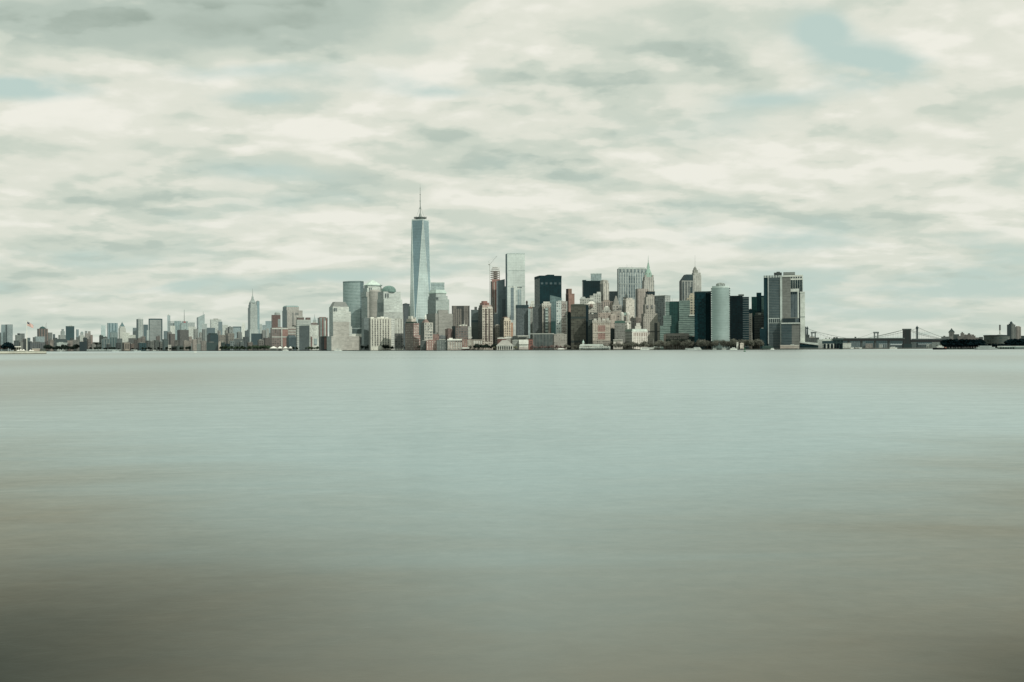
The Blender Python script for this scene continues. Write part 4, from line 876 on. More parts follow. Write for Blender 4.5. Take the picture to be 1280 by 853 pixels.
t('grey hip roofed shed beside the white waterfront building', 640.6, 649, 425.6, 2735, 'h', '#9a9f97', '#7a827c', name='shed')
b = T('small red brick tower house with dark windows by the esplanade', 660.6, 666, 424, 2730, 'p', '#a5695c', pent=0, name='brick_house')
b.windows('R', .2, .9, 426, 431, 2, 2, FA(2730, '#4b4441'), .5, .7); b.box('parapet', (-.04, 1.04, -.04, 1.04), 423.2, FA(2730, '#4a4a46'), 424.2)

# ================================================================== the tip of the island
def G(name, label, px0, px1, D, depth=None): return B(name, label, px0, px1, D, None, None, depth)
b = G('glass_tower', 'olive black gridded glass office next to the slim rust tower', 713.8, 732.4, 2760, 60)
b.box('tower', (0, 1, 0, 1), 381.4, FM(2760, 'c', '#59594c', '#4a4c43', var=.35, metal=0, fh=5, bw=5)); b.box('east_flank', (1.0, 1.19, .03, 1), 381.4, FA(2760, '#252f33'))
b.strip('sky_lobby', 'R', 0, 1, 396, 398.6, FA(2760, '#3c4442')); b.strip('sky_lobby', 'R', 0, 1, 426, 428.4, FA(2760, '#3a4140')); b.strip('roof_band', 'R', 0, 1, 380.8, 383, FA(2760, '#464a44'), .5)
b.box('plant_room', (.1, .8, .2, .8), 380, FA(2760, '#6f736b'), 381.4)
b = T('black windowless slab tower with a pale roof house behind it', 728, 750.6, 351.4, 3150, 'c', '#233338', '#1d2d33', xc=729, pent=0, metal=0)
b.box('roof_corner', (.0, .2, .2, .8), 350, FA(3150, '#3c4a4d'), 351.4)
t('pale blue glass box tower rising behind the black slab', 738.8, 752.2, 342.2, 3300, 'c', '#94a9aa', '#88a0a3', pent=0, crown=('#a3b5b2', 1))
b = T('cream limestone tower with a rounded notched top', 750.4, 761.6, 354, 3000, 'v', '#bdb8ab', '#96958c', xc=754.6, left=('#8f908a', '#747975'), pent=0, bw=7)
b.box('crown', (.02, .92, .08, .92), 350.6, FM(3000, 'v', '#b9b5a9', '#8f8f87'), 354); b.box('crown', (.15, .75, .2, .8), 349.8, FA(3000, '#aaa79c'), 350.6); b.strip('pier', 'R', .44, .56, 352, 378, FA(3000, '#8a8a83'))
b = T('white stepped masonry block leaning before the black slab', 737.6, 751.6, 370, 2980, 'g', '#bdbfb6', '#8d938e', pent=0)
b.box('setback', (.3, 1, .1, .9), 367.2, FM(2980, 'g', '#b7bab2', '#8d938e'), 370); b.box('setback', (.62, .98, .2, .8), 365, FA(2980, '#b5b8b0'), 367.2)
b = T('grey white roofed block with mansard corners above the olive office', 725, 741, 374, 2900, 'g', '#a9aca3', '#767d79', pent=0, tanks=1)
b.pyramid('roof', (.0, .5, .0, 1), 374, 371.2, FA(2900, '#8d938e'), .6); b.strip('white_ledge', 'R', .5, 1.1, 373.4, 374.6, FA(2900, '#cdcfc5'), .6)
b = T('white limestone block with an arched gable', 732.6, 746, 380, 2840, 'b', '#c1beb1', '#99978d', pent=0, fh=6, bw=5)
b.pyramid('gable', (.1, .92, .0, .7), 380, 376.6, FA(2840, '#c9c6ba'), .3); b.lathe('arch', .5, -.02, [(2.2, 384), (2.2, 382), (1.2, 380.4), (0, 380)], FA(2840, '#8f7c70'), 10)
t('dark courtyard block behind the gabled white block', 745.4, 752.6, 379, 2900, 'g', '#8a857c', '#656864')
b = T('brown colonnaded office block with tall dark window slots', 752, 766, 377.4, 2930, 'v', '#a5968a', '#6b6762', pent=0, bw=6, tanks=1)
b.box('setback', (.2, .75, .2, .8), 375.2, FA(2930, '#9c8c80'), 377.4)
b = T('domed ornate white lantern block in the old quarter', 753, 763.6, 388, 2820, 'g', '#b0aea3', '#787c77', pent=0)
b.box('drum', (.2, .85, .2, .85), 384.4, FM(2820, 'g', '#bcbbb0', '#8a8b84'), 388); b.lathe('dome', .52, .5, [(2.6, 384.4), (2.2, 383.4), (1, 382.8), (0, 382.6)], FA(2820, '#c6c6bb'), 12)
t('dark blue hazy slab between the cream tower and the striped slab', 761.6, 772.4, 364.6, 3250, 'v', '#566a70', '#475d65', pent=0)
b = B('office_tower', 'old office building with a steep dark grey pyramid roof', 764.6, 777.2, 2900, 766)
b.box('tower', (0, 1, 0, 1), 381.6, FM(2900, 'b', '#a39e94', '#6e716d')); b.pyramid('roof', (.08, .8, .05, .95), 381.6, 370, FM(2900, 'h', '#87867e', '#77776f', fh=2), .16); b.lathe('finial', .44, .5, [(.6, 370.4), (.25, 369.6), (0, 368.8)], FA(2900, '#767870'), 8)
b.windows('R', .6, .98, 384.6, 388.4, 3, 1, FA(2900, '#343c3d'), .5, .9); b.strip('dark_roof', 'R', .0, .5, 388.8, 390.6, FA(2900, '#3b4140'), .6)
b = B('office_tower', 'broad pale striped steel slab tower, tallest of the old quarter', 771.8, 808.4, 3200, 773.4, alpha=14)
b.box('tower', (0, 1, 0, 1), 336, [FM(3200, 'v', '#a5b0ac', '#72858a', bw=8, fu=.55, fh=11), FA(3200, '#7b8d90')]); b.strip('roof_band', 'R', 0, 1, 334.9, 336.6, FA(3200, '#a9b4af'), .5); b.strip('louvre_band', 'R', .02, .98, 336.8, 340.6, FM(3200, 'v', '#9aa5a2', '#5d7076', bw=12), .3); b.strip('floor_line', 'R', 0, 1, 354.4, 355.6, FA(3200, '#93a09d'), .3)
b.box('plant_room', (.05, .95, .1, .9), 334.4, FA(3200, '#8e9a97'), 335); antennae(b, .33, .5, 334.4, 4); antennae(b, .5, .5, 334.4, 1.8)
b.strip('reflected_block', 'R', .36, .6, 345, 372, FM(3200, 'v', '#8f9c9b', '#4f656c', bw=8, fh=11), .2)  # strip paints a reflected building on the front
b = B('skyscraper', 'brown stone skyscraper with a tall green copper spire', 794.6, 819, 3120, 797.4, alpha=16)
st_, sl_ = FM(3120, 'v', '#ab9f93', '#85807a', bw=7), FM(3120, 'v', '#7d7a75', '#666966', bw=7); s2_ = FM(3120, 'v', '#b3b0a6', '#8b8f8b', bw=7)
b.box('lower_block', (.0, .62, 0, 1), 361, [st_, sl_]); b.box('lower_block', (.5, .98, .0, .9), 364, [st_, sl_]); b.box('tower', (.38, .97, .1, .9), 350.6, [s2_, sl_], 364); b.box('upper_block', (.42, .95, .14, .86), 346.2, [s2_, sl_], 350.6)
for u in (.42, .84): b.box('corner_turret', (u, u + .1, .14, .26), 343.8, FA(3120, '#9c978e'), 346.2)
cu = FA(3120, '#82a898'); b.pyramid('roof', (.45, .92, .18, .82), 346.2, 334.6, cu, .22); b.pyramid('roof_tip', (.6, .77, .42, .58), 334.8, 328, cu, .28); b.mast('spire', .685, .5, 328.4, 319, FA(3120, '#83ab9c'), .45, .1)
for u in (.56, .72): b.strip('dormer', 'R', u, u + .05, 341, 344.4, FA(3120, '#93a397'), -.22 * b.L, deep=.3 * b.L)
b = T('white stone tower with a grey western face and roof hut', 778.6, 793.4, 374.6, 2900, 'g', '#c2bcaf', '#aaa59a', xc=782.6, left=('#8b8f8a', '#6f7874'), pent=0, bw=5)
b.box('upper_block', (.12, .8, .1, .9), 372.6, FM(2900, 'g', '#bdb7aa', '#a09c92'), 374.6); b.box('roof_hut', (-.1, .2, .4, .7), 371.6, FA(2900, '#4b4f4c'), 373)
b = B('office_tower', 'stepped deco limestone tower with a flat black cap', 800.8, 825, 2740, 804.4, alpha=16)
lm_, ll_ = FM(2740, 'v', '#aaa498', '#8a8780', bw=6, fh=6, fv=.7), FM(2740, 'v', '#7d7c76', '#686b67', bw=6)
b.box('base_block', (0, 1, 0, 1), 402.4, [lm_, ll_]); b.box('setback', (.05, .88, .05, .95), 392, [lm_, ll_], 402.4); b.box('setback', (.14, .74, .1, .9), 380.6, [lm_, ll_], 392); b.box('tower', (.2, .66, .15, .85), 371.4, [FM(2740, 'v', '#b3ada1', '#918e86', bw=6), ll_], 380.6); b.box('upper_block', (.28, .62, .2, .8), 367.6, [lm_, ll_], 371.4)
b.box('cap', (.3, .74, .2, .8), 364.4, FA(2740, '#2c3437'), 368.6)
for u in (.22, .5): b.strip('window', 'R', u, u + .1, 381.6, 385.4, FA(2740, '#77797a'), -.1 * b.L)
b.strip('dark_bay', 'R', .66, .84, 404, 427, FA(2740, '#4b5252'), .5); b.strip('shadow_band', 'R', 0, 1, 414, 415.4, FA(2740, '#5a5d59'), .4); b.strip('side_setback', 'R', .0, .22, 396, 402.6, lm_, .4)  # the dark strip across the whole front paints a shadow line
b = T('blue grey office slab with a lighter eastern face', 818.4, 838.2, 369.4, 2950, 'b', '#a9b1ab', '#8d9998', xc=831.4, left=('#6f7b7c', '#566569'), pent=0, alpha=58, fh=6, bw=6)
b.strip('roof_band', 'R', 0, 1, 369, 370.4, FA(2950, '#8d9a98')); antennae(b, .1, .6, 369, 3)
# green terraced glass
b = G('glass_tower', 'terraced green glass office with a dark recessed centre', 825, 868.4, 2700, 50)
gg = FM(2700, 'h', '#7b968e', '#4d6b64', fh=5.0, fv=.55, var=.25); gd = FM(2700, 'c', '#2f4a48', '#27423f')
b.box('terrace', (0, .30, 0, 1), 407.4, gg); b.box('terrace', (.10, .33, .08, 1), 394.8, gg, 407.4); b.box('wing', (.16, .40, .14, 1), 377.6, gg, 394.8); b.box('recess', (.28, .6, .12, .95), 377, gd); b.box('wing', (.555, .87, .06, 1), 376.2, gg); b.box('terrace', (.87, 1, .06, 1), 394.6, gg); b.box('wing_base', (.54, .87, .0, .06), 402, gg)
b.strip('cornice', 'R', .84, 1.01, 394, 395.6, FA(2700, '#c0c9be'), -.04 * b.L); b.strip('entrance_sign', 'R', .9, .99, 420.4, 422, FA(2700, '#b7a397'), -.03 * b.L)
antennae(b, .36, .6, 377.4, 5)
# gothic and gabled towers behind
b = B('office_tower', 'granite office tower with a sloping dark glass roof', 849.4, 866.4, 2980, 852.6, alpha=20)
gt, gtl = FM(2980, 'v', '#8d938e', '#4c585b', bw=9, fu=.45), FM(2980, 'v', '#596468', '#465459', bw=9)
b.box('tower', (0, 1, 0, 1), 351.4, [gt, gtl])
m = MB(); x1, y1 = b.W, b.L; za, zb = b.z(351.4), b.z(343.2); xs = .42 * x1
rf = FA(2980, '#3c494d')
m.face([(0, 0, za), (x1, 0, za), (x1, 0, zb), (xs, 0, zb)], 0); m.face([(0, y1, za), (xs, y1, zb), (x1, y1, zb), (x1, y1, za)], 0); m.face([(0, 0, za), (xs, 0, zb), (xs, y1, zb), (0, y1, za)], 1); m.face([(xs, 0, zb), (x1, 0, zb), (x1, y1, zb), (xs, y1, zb)], 1); m.face([(x1, 0, za), (x1, y1, za), (x1, y1, zb), (x1, 0, zb)], 0)
m.obj('roof', [rf, FA(2980, '#47555a')], b.root); b.strip('dark_bay', 'R', .06, .16, 354, 375, FA(2980, '#39474b')); b.strip('dark_bay', 'R', .76, .92, 359, 368, FA(2980, '#39474b')); b.strip('cornice', 'R', 0, .98, 351, 352, FA(2980, '#a9aca4'))
b = B('skyscraper', 'slim grey stone skyscraper with a pointed lantern and thin mast', 864.6, 877, 3050, 867, alpha=18)
sk, skl = FM(3050, 'v', '#b4b4aa', '#8d918c', bw=6), FM(3050, 'v', '#858b88', '#6d7675', bw=6)
b.box('tower', (0, 1, 0, 1), 344, [sk, skl]); b.box('setback', (.05, .95, .05, .95), 341, [sk, skl], 344); b.box('crown', (.1, .62, .15, .85), 337.6, FM(3050, 'v', '#97988f', '#74786f', bw=5), 341); b.lathe('lantern', .34, .5, [(2.5, 337.6), (2.1, 335.6), (1.3, 334.2), (.4, 333.2), (0, 332.6)], FA(3050, '#7d807a'), 8); b.mast('antenna', .34, .5, 333, 318.6, FA(3050, '#8f9995'), .18, .08)
b.mast('antenna', .75, .4, 341, 335.6, FA(3050, '#a9b1ad'), .15, .1); b.mast('antenna', .88, .4, 341, 336, FA(3050, '#a9b1ad'), .15, .1)
b = T('ochre and cream wedding cake tower beside the black harbour tower', 858.6, 868.6, 373, 2820, 'b', '#b1a98e', '#6b6f66', pent=0)
b.box('setback', (.3, 1, .1, .9), 369, FM(2820, 'b', '#b9ae90', '#7c7a6d'), 373); b.box('setback', (.42, .9, .2, .8), 366.8, FA(2820, '#b3a88d'), 369)
b = G('glass_tower', 'flat black harbour tower with a teal grid, west of the round silver tower', 868.2, 882.4, 2480, 46)
b.box('tower', (0, 1, 0, 1), 366.2, FM(2480, 'c', '#1b3035', '#122a31', metal=0, var=.4, bw=6, fu=.8, fv=.8)); b.box('east_flank', (1.0, 1.5, .03, .9), 366.6, FA(2480, '#0d1e25')); b.strip('roof_band', 'R', 0, 1.48, 364.8, 366.6, FA(2480, '#24383c')); b.strip('roof_edge', 'R', 0, 1.48, 364.4, 364.9, FA(2480, '#8d9a96'))
# round silver tower
b = G('glass_tower', 'rounded silver glass tower with a ring crown and toothed edges', 889, 913, 2450, 36)
m = MB(); W, n = b.W, 20
arc = [(W * (.055 + .89 * i / n), -9.5 * math.sin(math.pi * i / n)) for i in range(n + 1)]
poly = arc + [(W * .945, 34), (W * .055, 34)]
m.prism(poly, -.3, poly, b.z(360), 0, 2)
u0 = 0
m.obj('tower', [FM(2450, 'c', '#93aaa6', '#8fa8a5', fh=4, bw=30, fv=.9, fu=.98, var=.03, metal=.2, rough=.2)] * 2 + [roof_of(2450)], b.root)
m = MB(); pc = [(x * 1.004, y - .5) for x, y in poly]; m.prism(pc, b.z(360.4), pc, b.z(358), 0, 2, bottom=True); m.obj('parapet', FA(2450, '#b3c4bf'), b.root)
for u, nm in ((.0, 'edge'), (.945, 'edge')):
    m = MB(); m.box(u * W, (u + .055) * W, 0, 30, -.3, b.z(360)); m.obj('toothed_edge', FM(2450, 'h', '#c2d0ca', '#33474c', fh=5.6, fv=.5, var=.1), b.root)
b.lathe('ring_crown', .5, .35, [(5.6, 358), (5.6, 356.2), (4.6, 354.4), (4.2, 354.2), (4.2, 355.4)], FM(2450, 'v', '#9aa69f', '#5b6664', bw=4), 20)
for i in range(8):
    a = i * math.pi / 4; b.mast('crown_post', .5 + 5.2 * b.ppm * math.cos(a) / b.W, .35 + 5.2 * b.ppm * math.sin(a) / b.L, 358, 354.6, FA(2450, '#6b6f68'), .3, .3)
b.lathe('roof_house', .5, .35, [(2.6, 358), (2.6, 353.8), (0, 353.4)], FA(2450, '#8f8d82'), 12)
b = G('glass_tower', 'black glass tower with pale banded eastern side, east of the round tower', 912.6, 928.6, 2440, 44)
b.box('tower', (0, 1, 0, 1), 370, FM(2440, 'c', '#101f27', '#0a1a22', metal=0, var=.3)); b.box('banded_wing', (1.0, 1.49, .04, .9), 371.6, FM(2440, 'h', '#4f5c5e', '#1a2a30', fh=5.6, fv=.6)); b.box('brown_wing', (1.49, 1.73, .1, .9), 392, FM(2440, 'g', '#6f6c63', '#4b4f4c')); b.box('plant_room', (.66, 1.1, .2, .8), 368, FM(2440, 'h', '#6c7774', '#545f60'), 370)
b = B('glass_tower', 'dark teal twin level tower behind the grey banded block', 939.6, 956, 2600)
b.box('tower', (.0, .42, 0, 1), 371.2, FM(2600, 'c', '#24403f', '#1d3838')); b.box('tower', (.40, .98, .05, 1), 370, FM(2600, 'c', '#152a30', '#10252b')); b.box('upper_block', (.38, .76, .2, .9), 366, FA(2600, '#1b2c31'), 371); b.box('east_bay', (.76, 1, .0, .05), 372, FM(2600, 'c', '#456a64', '#355b57'))
b = G('office_block', 'dark grey office block of ribbon windows with a black western end', 943, 957, 2480, 40)
b.box('block', (0, 1, 0, 1), 393.6, FM(2480, 'h', '#5c6765', '#434f50', fh=6)); b.box('west_end', (-.42, 0, .05, .95), 396, FA(2480, '#1f2c31')); b.box('roof_house', (.1, .8, .3, .9), 390.6, FM(2480, 'h', '#727b76', '#4f5a5a'), 393.6); b.box('white_vent', (.35, .6, .1, .3), 391.6, FA(2480, '#b4b9b0'), 393.6)  # near black box on the west paints that side's shade
t('black narrow slab in the gap east of the banded tower', 935.6, 941, 387, 2560, 'p', '#1f2d33')
t('low black block at the foot of the grey banded office', 950, 957, 411, 2420, 'p', '#26343a')
# the twin harbour office
b = G('office_tower', 'tall grey waterfront office of ribbon windows with white corner piers', 960.4, 978, 2420, 52)
bb, tn = FM(2420, 'h', '#556263', '#3c4a4e', fh=3.9, fv=.55), FM(2420, 'h', '#747671', '#696b67', fh=3.9, fv=.5)
b.box('tower', (0, .88, 0, 1), 346, bb); b.box('west_flank', (-.31, 0, .03, 1), 346.4, [FA(2420, '#26343a'), FA(2420, '#26343a')]); b.box('corner_pier', (.85, 1.0, -.03, .1), 344.8, FA(2420, '#a7b1ac')); b.strip('corner_pier', 'R', -.02, .04, 344.8, 430, FA(2420, '#a4adaa'))  # western flank carries its shade as a dark colour
b.box('east_wing', (1.0, 1.6, .02, .9), 346.4, tn); b.strip('roof_band', 'R', -.31, .86, 344.6, 347.4, FM(2420, 'v', '#aab3ad', '#5d6b6c', bw=6.5), .5); b.box('east_roof', (.98, 1.62, .0, .92), 345.2, FA(2420, '#c0c6bc'), 346.8)
b.strip('open_storey', 'R', .04, .85, 397.8, 404.4, FA(2420, '#a7b1ac'), .4)
b.windows('R', .05, .84, 398.6, 403.8, 6, 1, FA(2420, '#2b373b'), .66, .9, off=.8)
b.box('plant_room', (.42, .98, .3, .8), 340.6, FA(2420, '#414b4b'), 344.8); b.box('plant_room', (.6, .85, .4, .7), 339.4, FA(2420, '#4c5451'), 340.6)
b.box('low_wing', (.92, 1.66, -.22, .0), 404.6, FM(2420, 'h', '#47565a', '#33434a', fh=3.9, fv=.55)); b.box('low_wing', (1.66, 2.22, -.20, .3), 404.8, FM(2420, 'h', '#6f706b', '#5f625f', fh=3.9)); b.strip('white_rail', 'R', .92, 2.24, 404, 405.2, FA(2420, '#c2c8bf'), .24 * b.L)
b.box('dark_terrace', (1.0, 1.9, -.16, .0), 398.6, FA(2420, '#2c3639'), 404.2); b.box('terrace_roof', (1.2, 2.1, -.12, .2), 397.6, FM(2420, 'h', '#84857c', '#5c615d'), 399)
b = G('office_tower', 'white framed second harbour tower with tall black window slots', 979.4, 1004, 2500, 46)
b.box('tower', (0, 1, 0, 1), 348.6, FM(2500, 'v', '#bcc4bd', '#8f9a97')); b.strip('roof_band', 'R', 0, 1, 344.4, 350.6, FA(2500, '#cdd1c6'), .5); b.box('plant_room', (.0, .6, .2, .8), 340.2, FM(2500, 'h', '#8c958f', '#6c7773'), 344.6)
for i in range(5): u = .40 + i * .118; b.strip('window', 'R', u, u + .07, 346.4, 348.4, FA(2500, '#35424a'), .9); b.strip('window_slot', 'R', u, u + .075, 350.4, 366, FA(2500, '#2a3940'), .9)
b = G('office_tower', 'lower white framed harbour wing with a broad white blind slab', 988, 1006.4, 2440, 40)
b.box('tower', (0, .58, 0, 1), 362.6, FM(2440, 'v', '#5a6a70', '#465860', bw=7)); b.strip('white_frame', 'R', -.02, .60, 361.2, 365, FA(2440, '#c6ccc3'), .5); b.strip('white_frame', 'R', .5, .6, 365, 398, FA(2440, '#bfc6be'), .5)
for i in range(3): u = .06 + i * .15; b.strip('window', 'R', u, u + .08, 365, 367.4, FA(2440, '#222e33'), .9)
b.box('dark_gap', (.58, .68, .05, .9), 366, FA(2440, '#1d2b31')); b.box('blind_slab', (.68, 1, -.03, .9), 365.6, FA(2440, '#c3c9c0')); b.strip('roof_rim', 'R', .66, 1.01, 365.2, 366.4, FA(2440, '#d3d7cd'), .05 * b.L); b.strip('joint_band', 'R', .68, 1, 395.8, 397, FA(2440, '#98a19c'), .04 * b.L)
# ------------------------------------------------------------------ low old quarter, front rows
b = G('office_block', 'salmon and cream square office with a rosy middle panel and pale cornice', 741, 763, 2650, 36)
b.box('block', (0, 1, 0, 1), 403, FM(2650, 'g', '#b8aa99', '#9a8e80', fh=5, bw=5)); b.strip('rosy_panel', 'R', .29, .71, 407, 424.6, FM(2650, 'g', '#b58a7c', '#a3786d', fh=5, bw=5)); b.strip('pale_band', 'R', 0, 1, 415, 416.6, FA(2650, '#b7ab9b'), .8); b.strip('base_band', 'R', 0, 1, 425.6, 432, FM(2650, 'b', '#9c9488', '#6d6a63', fh=6, bw=5)); b.box('cornice', (-.02, 1.02, -.03, 1), 400.8, FM(2650, 'g', '#b9b0a2', '#948c81', fh=6, bw=5), 403.6)
b.windows('R', .31, .69, 409, 423, 5, 4, FA(2650, '#93675d'), .4, .4); b.windows('R', .03, .27, 409, 424, 3, 5, FA(2650, '#8d8375'), .4, .4); b.windows('R', .73, .97, 409, 424, 3, 5, FA(2650, '#8d8375'), .4, .4)
for u, y, c in ((.06, 398.4, '#bdbcb1'), (.3, 397.4, '#aaa69a'), (.55, 398.6, '#c6c5ba'), (.78, 397.8, '#b2afa4')): b.box('roof_house', (u, u + .16, .2, .6), y, FA(2650, c), 400.8)
tank(b, .48, .4, 399)
t('dark western neighbour of the salmon and cream office', 735.2, 741.4, 400, 2690, 'g', '#434a47', '#333d3e')
b = T('dark roofed ornate block between the olive office and the salmon office', 736, 748, 393, 2720, 'g', '#6d6a63', '#4d514f', pent=1.2)
b.pyramid('roof', (0, 1, 0, 1), 393, 391, FA(2720, '#39403f'), .6); b.box('white_dormer', (.3, .5, .0, .2), 391.6, FA(2720, '#c3c3b8'), 393)
b = T('rosy beige tall block with arched roof behind the salmon office', 748, 763.8, 391.4, 2780, 'g', '#b09f91', '#81786f', pent=0, tanks=1)
t('cream pink pier block west of the green roofed grey office', 762.6, 770.4, 393.4, 2770, 'g', '#b9ab9d', '#93897e', xc=763.4, tanks=1)
t('dark teal shadowed block beside the green roofed grey office', 762.4, 769, 411, 2680, 'p', '#343f40')  # added block: shaded side of the grey office, painted dark
b = G('office_block', 'plain grey office with a dark green roof', 768.4, 781.6, 2670, 30)
b.box('block', (0, 1, 0, 1), 404, FM(2670, 'g', '#878882', '#73756f', fh=4.6, bw=4.6)); b.pyramid('roof', (-.02, 1.02, -.02, 1.02), 404, 401.4, FA(2670, '#3e6156'), .9); b.box('roof_house', (.2, .8, .3, .7), 400.8, FA(2670, '#54706a'), 401.6)
b = B('office_tower', 'cream block with twin round pale domed corner bays', 774.4, 788, 2760)
b.box('block', (0, 1, 0, 1), 395, FM(2760, 'g', '#b7aa9b', '#8d847a'))
for u in (.25, .8): b.lathe('domed_bay', u, .15, [(2.6, 420), (2.6, 393.4), (2.2, 391.6), (1.2, 390.6), (0, 390.2)], FA(2760, '#bdbcb0'), 14)
b.box('link_roof', (.25, .8, .1, .6), 391, FA(2760, '#8aa69a'), 394.4); b.strip('dark_bay', 'R', .42, .64, 396, 410, FA(2760, '#5e5f5a'))
t('brown cream back office behind the twin domed block', 763.4, 776, 389.6, 2850, 'b', '#b0a598', '#7d7972', tanks=1)
b = T('white ornate tower fragment with an arched bay', 781, 789, 402, 2720, 'b', '#c3c0b4', '#8f8d85', pent=0)
b.lathe('arched_bay', .45, .0, [(1.8, 412), (1.8, 406), (1, 404.4), (0, 404)], FA(2720, '#d2cfc4'), 10)
b = T('dark narrow cleft building with white roof tanks', 787.4, 795, 398, 2760, 'g', '#5b5c57', '#3d4443', tanks=2)
t('rosy brown stack of offices west of the deco limestone tower', 792, 801.6, 398, 2820, 'g', '#8f857c', '#68655f', tanks=1)
b = T('white stone setback tower above the customs palace', 794, 801.6, 408, 2700, 'p', '#cfcdc1', pent=0)
b.box('setback', (.2, .85, .2, .8), 404, FA(2700, '#c9c7bc'), 408)
b = B('palace', 'white columned customs palace with rows of tall windows and a pale green attic', 781.6, 809.4, 2600, 790.2, alpha=30)
wh, whl = FA(2600, '#d3cec2'), FM(2600, 'h', '#85867f', '#6c706b', fh=8)
b.box('block', (0, 1, 0, 1), 414, [wh, whl]); b.pyramid('attic', (.0, 1, .0, 1), 414, 411.4, FA(2600, '#b8c6ba'), .93); b.strip('cornice', 'R', -.02, 1.02, 413.8, 415, FA(2600, '#ccd2c7'), .6); b.strip('green_roof', 'L', 0, 1, 411.8, 414.6, FA(2600, '#6d7f74'), .4)
b.windows('R', .07, .98, 415.8, 421, 8, 1, FA(2600, '#9c7c70'), .42, .9); b.windows('R', .07, .98, 421.6, 429, 8, 3, FA(2600, '#8d8378'), .45, .6)
b = B('gatehouse', 'small white arched gatehouse among the bare park trees', 766.8, 778.4, 2610)
b.box('hall', (0, 1, 0, 1), 425.2, FA(2610, '#c3beb2')); b.lathe('arch', .5, -.01, [(2.7, 430.6), (2.7, 428.4), (1.8, 427), (0, 426.6)], FA(2610, '#8d877e'), 14); b.box('roof', (-.03, 1.03, -.1, 1.03), 424.7, FA(2610, '#cbc7bb'), 425.4)
# pier building with clock turret
b = B('pier_building', 'long white pier house with a green topped turret at its western end', 722.8, 763, 2570)
pw = FA(2570, '#c9ccc2'); b.box('hall', (.03, .5, .2, .8), 433.4, FM(2570, 'b', '#cdd0c5', '#a1a8a2', fh=6, bw=6)); b.box('hall', (.5, .8, .2, .8), 432.2, FM(2570, 'b', '#bfc4bb', '#9ba29d', fh=6, bw=6)); b.box('hall', (.8, 1.0, .2, .8), 432.8, FM(2570, 'b', '#b5b8af', '#8f9690', fh=6, bw=6)); b.pyramid('roof', (.03, .8, .18, .82), 432.6, 430.6, FA(2570, '#aab4ac'), .9)
b.box('turret', (.12, .19, .25, .5), 430, pw); b.box('belfry', (.125, .185, .27, .48), 428.4, FA(2570, '#aab4ae'), 430); b.lathe('turret_roof', .155, .375, [(1.6, 428.6), (1.2, 427.4), (.5, 426.2), (.12, 424.6)], FA(2570, '#a5c3b8'), 10); b.box('deck', (-.02, 1.02, .0, .95), 437.4, FA(2570, '#9a978b'))
for i in range(6): b.box('dormer', (.3 + i * .07, .33 + i * .07, .2, .4), 430.4, FA(2570, '#b9bfb5'), 432)
b.windows('R', .06, .98, 434.4, 436.4, 16, 1, FA(2570, '#7d8985'), .5, .9, off=-.2 * b.L + .2)
# fort like terminal
b = G('fort_building', 'long brown stone fort hall with a row of small windows, under the green glass', 829.6, 863, 2560, 30)
b.box('hall', (.05, .98, 0, 1), 420, FM(2560, 'b', '#827f76', '#5a5d58', fh=5, bw=5.4)); b.pyramid('roof', (.05, .98, 0, 1), 420, 417, FM(2560, 'h', '#85817a', '#6e6d66', fh=2.6), .9); b.strip('lower_hall', 'R', .08, .9, 424.4, 428, FA(2560, '#39443f'), 2); b.box('gable', (.0, .10, -.05, .5), 418, FA(2560, '#97897e')); b.box('white_gable', (.62, .76, .1, .4), 416.4, FA(2560, '#b7b2a7'), 419.4)
b.windows('R', .1, .72, 420.6, 422.6, 14, 1, FA(2560, '#4a4e4a'), .5, .8); b.box('white_porch', (.80, .92, -.1, 0), 425.4, FA(2560, '#97968d'))
t('dark green low block east of the fort hall', 861, 868.6, 421, 2530, 'g', '#2a3a3a', '#223031')
# ------------------------------------------------------------------ ferry terminal
b = G('ferry_shed', 'pinkish tan windowless ferry shed at the foot of the twin harbour office', 975.2, 998.6, 2380, 26)
b.box('shed', (0, 1, 0, 1), 432.4, FM(2380, 'h', '#b3a698', '#a0968a', fh=4)); b.box('roof', (-.005, 1.005, -.01, 1.01), 431.6, FA(2380, '#c3bbae'), 432.6); b.strip('loading_band', 'R', .02, .96, 435.8, 437.2, FA(2380, '#6d7674')); b.box('roof_vent', (.55, .75, .3, .6), 430.6, FA(2380, '#9aa39f'), 431.8)
b = G('ferry_terminal', 'ferry terminal with a long sloping white roof over dark glass', 986, 1023, 2430, 44)
m = MB(); W, L = b.W, b.L
zl, zr = b.z(426.0), b.z(429.2); th = b.z(0) - b.z(1.3)
for yy0, yy1 in ((-3, L),):
    A = [(0, yy0, zl), (W, yy0, zr), (W, yy1, zr), (0, yy1, zl)]; Bm = [(0, yy0, zl - th * .6), (W, yy0, zr - th * 2.2), (W, yy1, zr - th * 2.2), (0, yy1, zl - th * .6)]
    m.face(A); m.face(list(reversed(Bm)))
    for i in range(4): j = (i + 1) % 4; m.face([Bm[i], Bm[j], A[j], A[i]])
m.obj('roof', FA(2430, '#bcc5bc'), b.root)
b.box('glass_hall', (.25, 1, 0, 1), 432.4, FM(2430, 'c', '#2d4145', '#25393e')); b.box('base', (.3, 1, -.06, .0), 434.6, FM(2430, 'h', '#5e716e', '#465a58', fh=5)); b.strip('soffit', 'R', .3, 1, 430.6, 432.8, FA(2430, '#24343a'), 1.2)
b = G('ferry_slip_building', 'pale concrete ferry slip hall with tall black boat openings', 1022, 1041.6, 2450, 40)
